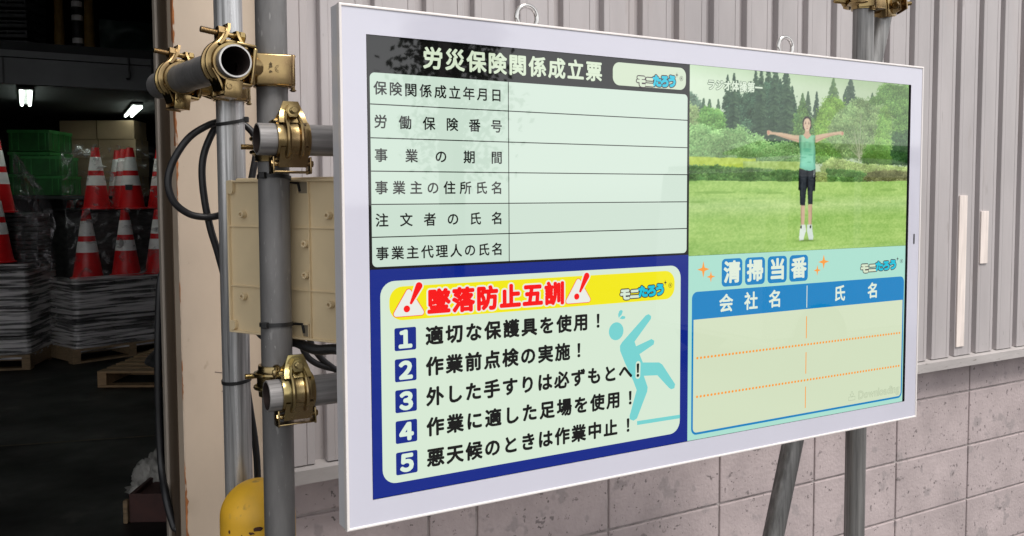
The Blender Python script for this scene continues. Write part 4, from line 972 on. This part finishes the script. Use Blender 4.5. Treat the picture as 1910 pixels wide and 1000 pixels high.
def make_base(label, group, loc):
    t = thing('rubber_weight', label, 'cone base', loc, 0, group); T = Matrix.Translation(loc)
    b = B(); b.box((0, 0, .017), (.345, .345, .034), .006, 0, T); b.lathe([(.12, .034), (.105, .0395), (.075, .0395), (.06, .034)], 20, 0, T)
    obj('slab', b, 'rubber', t); return t
base0 = None
def stack(T, cols, n, z0, label, group, step=.041):
    global base0
    for (x, y, n_, zz) in cols:
        for k in range(n_):
            q = T @ Vector((x + random.uniform(-.003, .003), y + random.uniform(-.003, .003), 0)); L_ = (q.x, q.y, zz + k * step); rz = T.to_euler().z + random.uniform(-.012, .012)
            if base0 is None: base0 = make_base(label, group, L_); base0.rotation_euler.z = rz
            else: dup(base0, L_, rz, label, 1, group)
TA = WM[pa.name].copy(); TL = WM[pl.name].copy()
stack(TA, [(.225, .20, 15, .136), (.585, .20, 15, .136), (.945, .20, 15, .136)], 15, .136, 'flat black rubber cone base stacked under film below the cones near the door', 'black bases under the wrapped cones')
stack(TL, [(.90, .20, 19, .136), (.545, .20, 19, .136), (.90, .56, 30, .136)], 19, .136, 'flat black rubber cone base in the stack at the left picture edge', 'black bases at the left edge')

def sheet(fn, nu, nv, mat, name, label, cat='plastic film', group=None):
    V = [fn(i / nu, j / nv) for j in range(nv + 1) for i in range(nu + 1)]
    F = [(j * (nu + 1) + i, j * (nu + 1) + i + 1, (j + 1) * (nu + 1) + i + 1, (j + 1) * (nu + 1) + i) for j in range(nv) for i in range(nu)]
    b = B(); b.raw(V, F, 0, True); o = obj(name, b, mat, None, angle=80)
    return tag(o, label, cat, group)
from mathutils import noise as mn
def nz3(x, y, z): return mn.noise(Vector((x, y, z)))
def wrap(T, x0, x1, y0, y1, z0, z1, amp, layers, seed):
    """film wound round front and both sides of a stack, bulging at each layer"""
    per = [(x0, y1), (x0, y0), (x1, y0), (x1, y1)]; seg = [y1 - y0, x1 - x0, y1 - y0]; tot = sum(seg)
    def f(u, v):
        s_ = u * tot; i = 0
        while i < 2 and s_ > seg[i]: s_ -= seg[i]; i += 1
        k = s_ / seg[i]; x, y = per[i][0] + (per[i + 1][0] - per[i][0]) * k, per[i][1] + (per[i + 1][1] - per[i][1]) * k
        z = z0 + (z1 - z0) * v
        n = Vector(((-1, 0), (0, -1), (1, 0))[i]).to_3d() if False else Vector((*((-1, 0), (0, -1), (1, 0))[i], 0))
        w_ = amp * (nz3(u * 9 + seed, v * 7, seed) + .5 * nz3(u * 22, v * layers * 1.0, seed)) + .0025 * math.sin(v * layers * 2 * math.pi)
        return T @ (Vector((x, y, 0)) + n * (.012 + w_)) + Vector((0, 0, z - T.translation.z))
    return f
sheet(wrap(TA, .045, 1.125, .02, .95, .10, .785, .005, 15, 1.3), 90, 110, 'film_tight', 'stretch_film', 'clear stretch film wound tightly round the black bases of the wrapped pallet', group='plastic films')
sheet(wrap(TL, .36, 1.085, .02, .75, .10, .93, .005, 19, 4.1), 70, 110, 'film_tight', 'stretch_film', 'clear stretch film wound round the black bases at the left picture edge', group='plastic films')
def drape(T, x0, x1, y, z0, z1, amp, seed, lean=0, topin=0):
    def f(u, v):
        x = x0 + topin * v + (x1 - x0 - 2 * topin * v) * u
        w_ = amp * (nz3(u * 5 + seed, v * 4, seed) + .6 * nz3(u * 14 + v * 5, v * 9 - u * 6, seed + 3) + .3 * nz3(u * 30, v * 26, seed))
        return T @ Vector((x, y + lean * v + w_, 0)) + Vector((0, 0, z0 + (z1 - z0) * v + .02 * nz3(u * 6, seed, 2) * v - T.translation.z))
    return f
sheet(drape(TA, .03, 1.15, .045, .77, 1.40, .03, 2.2, .10, .0), 60, 50, 'film', 'stretch_film', 'clear crumpled film over the lower row of wrapped cones', group='plastic films')
sheet(drape(TA, .22, 1.35, .62, 1.40, 2.02, .035, 5.2, .10, .05), 60, 50, 'film', 'stretch_film', 'clear crumpled film over the upper row of wrapped cones', group='plastic films')
def loose(u, v):
    # loose film hanging off the right of the cones at the picture edge
    px = (-.90 + .30 * math.sin(min(1, (1 - v) * 1.35) * 1.9) * u) ; z = .86 + 1.05 * v
    w_ = .05 * nz3(u * 4, v * 5, 8.1) + .03 * nz3(u * 11, v * 12, 3)
    return Vector((px - .04 + .02 * nz3(v * 9, u, 1) , 8.0 - .18 * u + w_, z))
sheet(loose, 26, 70, 'film_loose', 'stretch_film', 'loose grey film hanging from the cones at the left picture edge', group='plastic films')
# tall wrapped load behind the lower cones
t = thing('wrapped_load', 'tall dark load in crumpled film carrying the upper row of cones', 'load', (0, 9.1, 0), R(20))
T = Matrix.Translation((-.13, 8.63, 0)) @ Matrix.Rotation(R(20), 4, 'Z')
WM[t.name] = Matrix.Translation((0, 9.1, 0)) @ Matrix.Rotation(R(20), 4, 'Z')
MT['load'] = pmat('dark_load', (.055, .052, .055), .45, 0, .4, 9, (1, 1, 3), .6, 12)
b = B(); b.span((-.25, .9), (0, .95), (.13, 1.37), .03, 0, T); obj('body', b, 'load', t)
b = B(); b.span((-.28, .93), (-.03, .98), (1.372, 1.384), 0, 0, T); obj('top_board', b, 'rubber', t)
b = B()
for x in (-.25, .28, .8): b.span((x, x + .09), (0, .95), (.004, .129), 0, 0, T)
obj('skid', b, 'pallet', t)

def make_crate(label, loc, rz, group):
    t = thing('plastic_crate', label, 'crate', loc, rz, group); T = WM[t.name]
    b = B(); w_, d_, h_ = .36, .50, .20
    for x0, x1, y0, y1 in ((-w_ / 2, w_ / 2, 0, .012), (-w_ / 2, w_ / 2, d_ - .012, d_), (-w_ / 2, -w_ / 2 + .012, .012, d_ - .012), (w_ / 2 - .012, w_ / 2, .012, d_ - .012)): b.span((x0, x1), (y0, y1), (0, h_), .002, 0, T)
    b.span((-w_ / 2 + .012, w_ / 2 - .012), (.012, d_ - .012), (.002, .012), 0, 0, T)
    obj('tub', b, 'crate', t)
    b = B(); b.span((-w_ / 2 - .008, w_ / 2 + .008), (-.009, -.001), (h_ - .03, h_ - .002), .002, 0, T)
    for x in (-.15, -.09, .09, .15): b.span((x - .004, x + .004), (-.007, -.001), (.01, h_ - .029), 0, 0, T)
    for s_ in (-1, 1):
        b.span((s_ * (w_ / 2 + .004) - .004, s_ * (w_ / 2 + .004) + .004), (-.008, d_), (h_ - .03, h_ - .003), 0, 0, T)
        for y in (.08, .2, .32, .44): b.span((s_ * (w_ / 2 + .004) - .003, s_ * (w_ / 2 + .004) + .003), (y, y + .008), (.01, h_ - .029), 0, 0, T)
    obj('rib_frame', b, 'crate_rib', t)
    return t
GC_ = 'green crates on the table'
cr0 = make_crate('green plastic crate, lower one of the front pair on the table', (-.655, 9.40, 1.525), R(-25), GC_)
dup(cr0, (-.672, 9.40, 1.727), R(-24), 'green plastic crate, upper one of the front pair on the table', 1, GC_)
for k, tx in enumerate(('bottom', 'middle', 'top')):
    dup(cr0, (-.765, 9.66, 1.525 + .23 * k), R(-26), 'green plastic crate, %s one of the rear stack of three on the table' % tx, 1.12, GC_)
t = thing('work_table', 'long dark table carrying green crates and cartons', 'table', (-.2, 9.9, .004), R(-20)); T = WM[t.name]
obj('table_top', B().span((-.95, .75), (-.75, 1.1), (1.48, 1.515), .003, 0, T), 'inner', t)
for x, y in ((-.9, -.7), (.66, -.7), (-.9, 1.0), (.66, 1.0)): obj('leg', B().span((x, x + .05), (y, y + .05), (0, 1.479), 0, 0, T), 'inner', t)
def make_carton(label, loc, rz, group, w_=.405, d_=.34, h_=.205):
    t = thing('cardboard_box', label, 'carton', loc, rz, group); T = WM[t.name]
    obj('carton', B().span((-w_ / 2, w_ / 2), (0, d_), (0, h_), .003, 0, T), 'card', t)
    obj('tape', B().span((-w_ / 2 - .0008, w_ / 2 + .0008), (d_ / 2 - .025, d_ / 2 + .025), (h_ - .05, h_ + .0008), 0, 0, T), 'tape', t)
    return t
GB = 'brown cartons stacked on the table'; ct0 = None
for r_, tr in enumerate(('bottom', 'second', 'third', 'top')):
    for c_, tc in enumerate(('left', 'right')):
        L_ = (-.262 + .355 * c_ + (.012 if r_ == 3 else .0) * (-1), 10.04 - .215 * c_, 1.52 + .208 * r_)
        lb = 'brown cardboard carton, %s row, %s column on the table behind the green crates' % (tr, tc)
        if ct0 is None: ct0 = make_carton(lb, L_, R(-30), GB, .405, .34, .205)
        else: dup(ct0, L_, R(-30 + random.uniform(-1, 1)), lb, 1, GB)
make_carton('tall brown carton on the floor carrying the far cones', (-.31, 10.5, .004), R(-15), 'cartons on the floor', .55, .55, .893)
make_carton('low brown carton on the floor between the two wrapped loads', (-.58, 10.0, .004), R(-15), 'cartons on the floor', .42, .4, .36)

# dark bundle on the near pallet
T = WM[pb.name]
def lump(u, v):
    a = 2 * math.pi * u; k = math.sin(v * math.pi / 2 * .98 + .02); r_ = 1 + .15 * nz3(math.cos(a) * 1.3, math.sin(a) * 1.3, v * 2)
    z = .133 + .135 * math.cos(v * math.pi / 2) ** .7 * (1 + .5 * nz3(math.cos(a) * 2 + 3, v * 4, math.sin(a) * 2))
    return T @ Vector((.62 + .43 * k * r_ * math.cos(a), .5 + .42 * k * r_ * math.sin(a), z - .004))
sheet(lump, 48, 24, pmat('dark_tarpaulin', (.03, .031, .034), .42, 0, .3, 12, bump=.5, bs=16), 'tarp_bundle', 'dark crumpled tarpaulin bundle lying on the pale pallet', 'tarpaulin')
# rags and a low dark red box just inside the door
rg = bmesh.new(); bmesh.ops.create_icosphere(rg, subdivisions=5, radius=1)
for v in rg.verts:
    n_ = v.co.copy(); k = 1 + .34 * mn.noise(n_ * 2.4 + Vector((3, 1, 5))) + .2 * mn.noise(n_ * 5.5) + .1 * mn.noise(n_ * 12)
    v.co = Vector((n_.x * .14 * k, n_.y * .20 * k, max(-.02, n_.z) * .16 * k))
b = B(); b.bm(rg, 0, True, Matrix.Translation((-.40, 3.62, .035))); tag(obj('rag_heap', b, 'rag', None, angle=80), 'crumpled pale grey rags heaped on the dark floor inside the doorway', 'rags')
t = thing('low_box', 'low dark red wooden box on the floor inside the doorway', 'box', (-.44, 3.18, .004), R(-28)); T = WM[t.name]
b = B(); b.span((-.17, .3), (0, .02), (0, .135), .003, 0, T).span((-.17, .3), (.33, .35), (0, .135), .003, 0, T).span((-.17, -.15), (.0205, .3295), (0, .135), .003, 0, T).span((.28, .3), (.0205, .3295), (0, .135), .003, 0, T).span((-.149, .279), (.0205, .3295), (.1, .115), 0, 0, T)
obj('panel', b, 'redbox', t)
obj('handle_slot', B().span((.0, .13), (-.0015, -.0005), (.055, .085), 0, 0, T), 'rubber', t)
obj('corner_peg', B().box((-.182, .0, .055), (.022, .035, .11), .006, 0, T), 'pallet', t)

# fluorescent lamps under the mezzanine
def lamp(label, p, q, n_t, gap):
    p, q = Vector(p), Vector(q); a = (q - p).normalized(); sd_ = Vector((a.y, -a.x, 0))
    t = thing('fluorescent_lamp', label, 'ceiling lamp', (p + q) / 2, 0, 'fluorescent lamps')
    b = B(); mid = (p + q) / 2; b.box(mid + Vector((0, 0, .022)), (gap * n_t * .8, (q - p).length * 1.02, .018), .003, 0, None, math.atan2(a.y, a.x) - math.pi / 2); obj('housing', b, 'lamp_body', t)
    for i in range(n_t):
        o_ = sd_ * (i - (n_t - 1) / 2) * gap; obj('glow_tube', B().cyl(p + o_, q + o_, .013, 12), 'tube', t)
lamp('lit fluorescent ceiling lamp with two upright-looking tubes, above the green crates', (-.831, 7.518, 2.388), (-.799, 8.853, 2.394), 2, .066)
lamp('lit fluorescent ceiling lamp with two slanting tubes, above the cartons', (.150, 8.50, 2.39), (.214, 9.788, 2.40), 2, .062)

# things on the mezzanine, hardly lit
for x, y, tx in ((-.545, 7.90, 'left'), (-.318, 7.77, 'right')):
    tag(obj('yellow_post', B().lathe([(.09, 0), (.09, .03), (.05, .05), (.036, .7), (.028, .8), (.001, .81)], 20, 0, Matrix.Translation((x, y, 2.562))), 'mud'), 'dim yellow post standing on the dark mezzanine, %s of the banded post' % tx, 'post', 'yellow posts on the mezzanine')
t = thing('banded_post', 'dark post with pale bands standing on the mezzanine between two yellow posts', 'post', (-.407, 7.82, 2.562)); T = WM[t.name]
obj('shaft', B().lathe([(.08, 0), (.08, .04), (.045, .06), (.042, .85), (.001, .86)], 20, 0, T), 'rubber', t)
for z in (.30, .50, .62, .74): obj('pale_band', B().lathe([(.043, z), (.0455, z + .004), (.0455, z + .046), (.043, z + .05)], 20, 0, T), 'cone_white', t)
tr0 = None
for k in range(9):
    L_ = (-1.02, 8.12, 2.562 + .088 * k); lb = 'dim slatted tray in the stack on the mezzanine at the top left'
    if tr0 is None:
        tr0 = thing('slatted_tray', lb, 'tray', L_, R(-25), 'trays stacked on the mezzanine'); T = WM[tr0.name]
        b = B(); b.span((-.25, .25), (0, .4), (0, .01), 0, 0, T)
        for y in (0, .39): b.span((-.25, .25), (y, y + .01), (.012, .028), 0, 0, T).span((-.25, .25), (y, y + .01), (.045, .06), 0, 0, T)
        for x in (-.25, -.09, .08, .24): b.span((x, x + .01), (-.004, .4), (.011, .062), 0, 0, T)
        obj('slats', b, 'beam', tr0)
    else: dup(tr0, L_, R(-25 + random.uniform(-2, 2)), lb)
sheet(lambda u, v: Vector((-.25 + .5 * u, 7.62 + .1 * nz3(u * 3, v * 3, 1), 2.562 + .5 * v + .05 * nz3(u * 4, 2, v))), 20, 20, pmat('dull_green_tarp', (.02, .04, .035), .5, 0, .3, 6), 'green_tarp', 'dim dark green tarpaulin hanging on the mezzanine', 'tarpaulin')

# ------------------------------------------------------------------ what stands opposite, plus one added dark backdrop, shown only as reflections in the display's glass
def reflect_van(o):
    t = thing('parked_minivan', 'white minivan parked across the yard, mirrored faintly in the screen', 'van', o); T = WM[t.name]
    MT['van'] = pmat('white_car_paint', (.88, .88, .88), .3, 0, .01, 4, coat=.6); MT['vglass'] = pmat('car_glass', (.02, .022, .025), .05)
    side = [(-1.75, .28), (1.62, .28), (1.68, .75), (1.6, .98), (.95, 1.12), (.42, 1.68), (-.1, 1.82), (-1.35, 1.84), (-1.66, 1.76), (-1.74, 1.1)]
    X = T @ Matrix.Rotation(R(90), 4, 'X')
    bm_ = bmesh.new(); n = len(side); L_ = [bm_.verts.new((x, z, -.75)) for x, z in side]; Rr = [bm_.verts.new((x, z, .75)) for x, z in side]
    bm_.faces.new(L_[::-1]); bm_.faces.new(Rr)
    for i in range(n): bm_.faces.new((L_[i], L_[(i + 1) % n], Rr[(i + 1) % n], Rr[i]))
    bmesh.ops.recalc_face_normals(bm_, faces=bm_.faces); bmesh.ops.bevel(bm_, geom=list(bm_.edges), offset=.06, segments=3, affect='EDGES')
    obj('body', B().bm(bm_, 0, True, X), 'van', t)
    for P in ([(-1.55, 1.08), (-.75, 1.08), (-.75, 1.66), (-1.48, 1.66)], [(-.65, 1.08), (.15, 1.08), (.0, 1.66), (-.65, 1.66)], [(.25, 1.08), (.82, 1.08), (.38, 1.60), (.12, 1.64)]):
        for y in (.752, -.752): obj('side_window', B().prism(P, y - .004, y + .004, 0, X), 'vglass', t)
    for x in (-1.15, 1.1):
        for y in (-.70, .70):
            wq = T @ Vector((x, y, .30)); ax = T.to_3x3() @ Vector((0, 1, 0)); w_o = obj('wheel', B().cyl(wq - ax * .09, wq + ax * .09, .30, 28), 'rubber', t); obj('rim', B().cyl(wq - ax * .094, wq + ax * .094, .19, 20), 'beam', w_o)
reflect_van((5.95, -4.75, 0))
def yard_tree(o, h, cr, label):
    t = thing('broadleaf_tree', label, 'tree', o); T = WM[t.name]; rng = random.Random(5)
    MT['bark'] = pmat('bark', (.09, .07, .05), .9, 0, .3, 12); MT['leaf'] = pmat('dark_leaf', (.045, .075, .03), .6, 0, .4, 3)
    b = B(); b.tube([T @ Vector(q) for q in ((0, 0, 0), (.05, 0, h * .3), (-.03, .05, h * .6), (.04, 0, h * .9))], [.14, .11, .08, .03], 10)
    for i in range(9):
        a = i * 2.4; z = h * (.38 + .055 * i); b.tube([T @ Vector((0, 0, z)), T @ Vector((cr * .5 * math.cos(a), cr * .5 * math.sin(a), z + .5)), T @ Vector((cr * .85 * math.cos(a), cr * .85 * math.sin(a), z + .9))], [.045, .03, .01], 6)
    obj('trunk', b, 'bark', t)
    b = B()
    for _ in range(46):
        a, k, z = rng.uniform(0, 6.28), cr * rng.random() ** .5, h * rng.uniform(.42, 1.05); k *= 1.15 - .7 * abs(z / h - .62); c_ = Vector((k * math.cos(a), k * math.sin(a), z))
        for _ in range(60):
            q = T @ (c_ + Vector((rng.gauss(0, .28), rng.gauss(0, .28), rng.gauss(0, .2)))); e = Vector((rng.gauss(0, 1), rng.gauss(0, 1), rng.gauss(0, 1))).normalized() * .075; f_ = e.cross(Vector((rng.gauss(0, 1), rng.gauss(0, 1), 1))).normalized() * .045
            b.raw([q - e, q + f_, q + e, q - f_], [(0, 1, 2, 3)])
    obj('crown', b, 'leaf', t)
yard_tree((6.35, -14.2, 0), 4.9, .8, 'small dark broadleaf tree across the yard, mirrored in the black header of the screen')
tag(obj('utility_pole', B().cyl((5.75, -13.4, 0), (5.75, -13.4, 9), .13, 16, 0, .1), 'mortar'), 'plain concrete utility pole across the yard, mirrored in the screen header', 'pole')
t = thing('yard_backdrop', 'long low dark building added across the yard as backdrop to the mirrored minivan', 'building', (44, -29, 0)); T = WM[t.name]  # dark backdrop put in so the van stands out in the reflection
MT['farwall'] = pmat('dark_backdrop_cladding', (.07, .068, .06), .85, 0, .2, .6, (1, 1, .3)); MT['farroof'] = pmat('dark_roof', (.05, .05, .052), .7)
obj('wall', B().span((-13, 30), (-4, 0), (0, 3.5), 0, 0, T), 'farwall', t)
obj('roof', B().prism([(-4.6, 3.502), (.5, 3.502), (.5, 3.62), (-2, 4.1), (-4.6, 3.62)], -13.4, 30.4, 0, T @ Matrix(((0, 0, 1, 0), (1, 0, 0, 0), (0, 1, 0, 0), (0, 0, 0, 1)))), 'farroof', t)
for k in range(6): obj('window', B().span((-12 + 7 * k, -9.5 + 7 * k), (.002, .04), (1.4, 2.5), 0, 0, T), 'vglass', t)
# stamped marks on the plate of the front coupler
b = B(); pp = Vector((P1c.x, P1c.y - .0364, P1c.z)); Xs = Matrix.Translation(pp) @ Matrix.Rotation(R(8.5), 4, 'Z')
RY = Matrix.Rotation(R(90), 4, 'Y')
for chx, x, z in (('4', -.0115, .0085), ('8', -.0115, .0042), ('6', -.0115, -.0040), ('2', .0118, -.0035), ('5', .0118, -.0078)):
    put(b, chx, 0, 0, .0070, None, .0003, 0, 0, 6, X=Xs @ Matrix.Translation((x, -.0004, z)) @ RY, bbox=True)
b.box((-.0145, -.0005, .0004), (.0012, .0004, .0012), 0, 0, Xs)
for cx, cz, r_ in ((.0010, .0010, .0058), (.0010, .0010, .0036), (.0115, .0085, .0048)):
    o_, i_ = disc(cx, cz, r_, r_), disc(cx, cz, r_ - .0007, r_ - .0007); n = len(o_)
    b.raw([(x, -.0004, z) for x, z in o_ + i_], [(i, (i + 1) % n, n + (i + 1) % n, n + i) for i in range(n)], 0, False, Xs)
obj('stamped_lettering', b, 'stamp', c1)
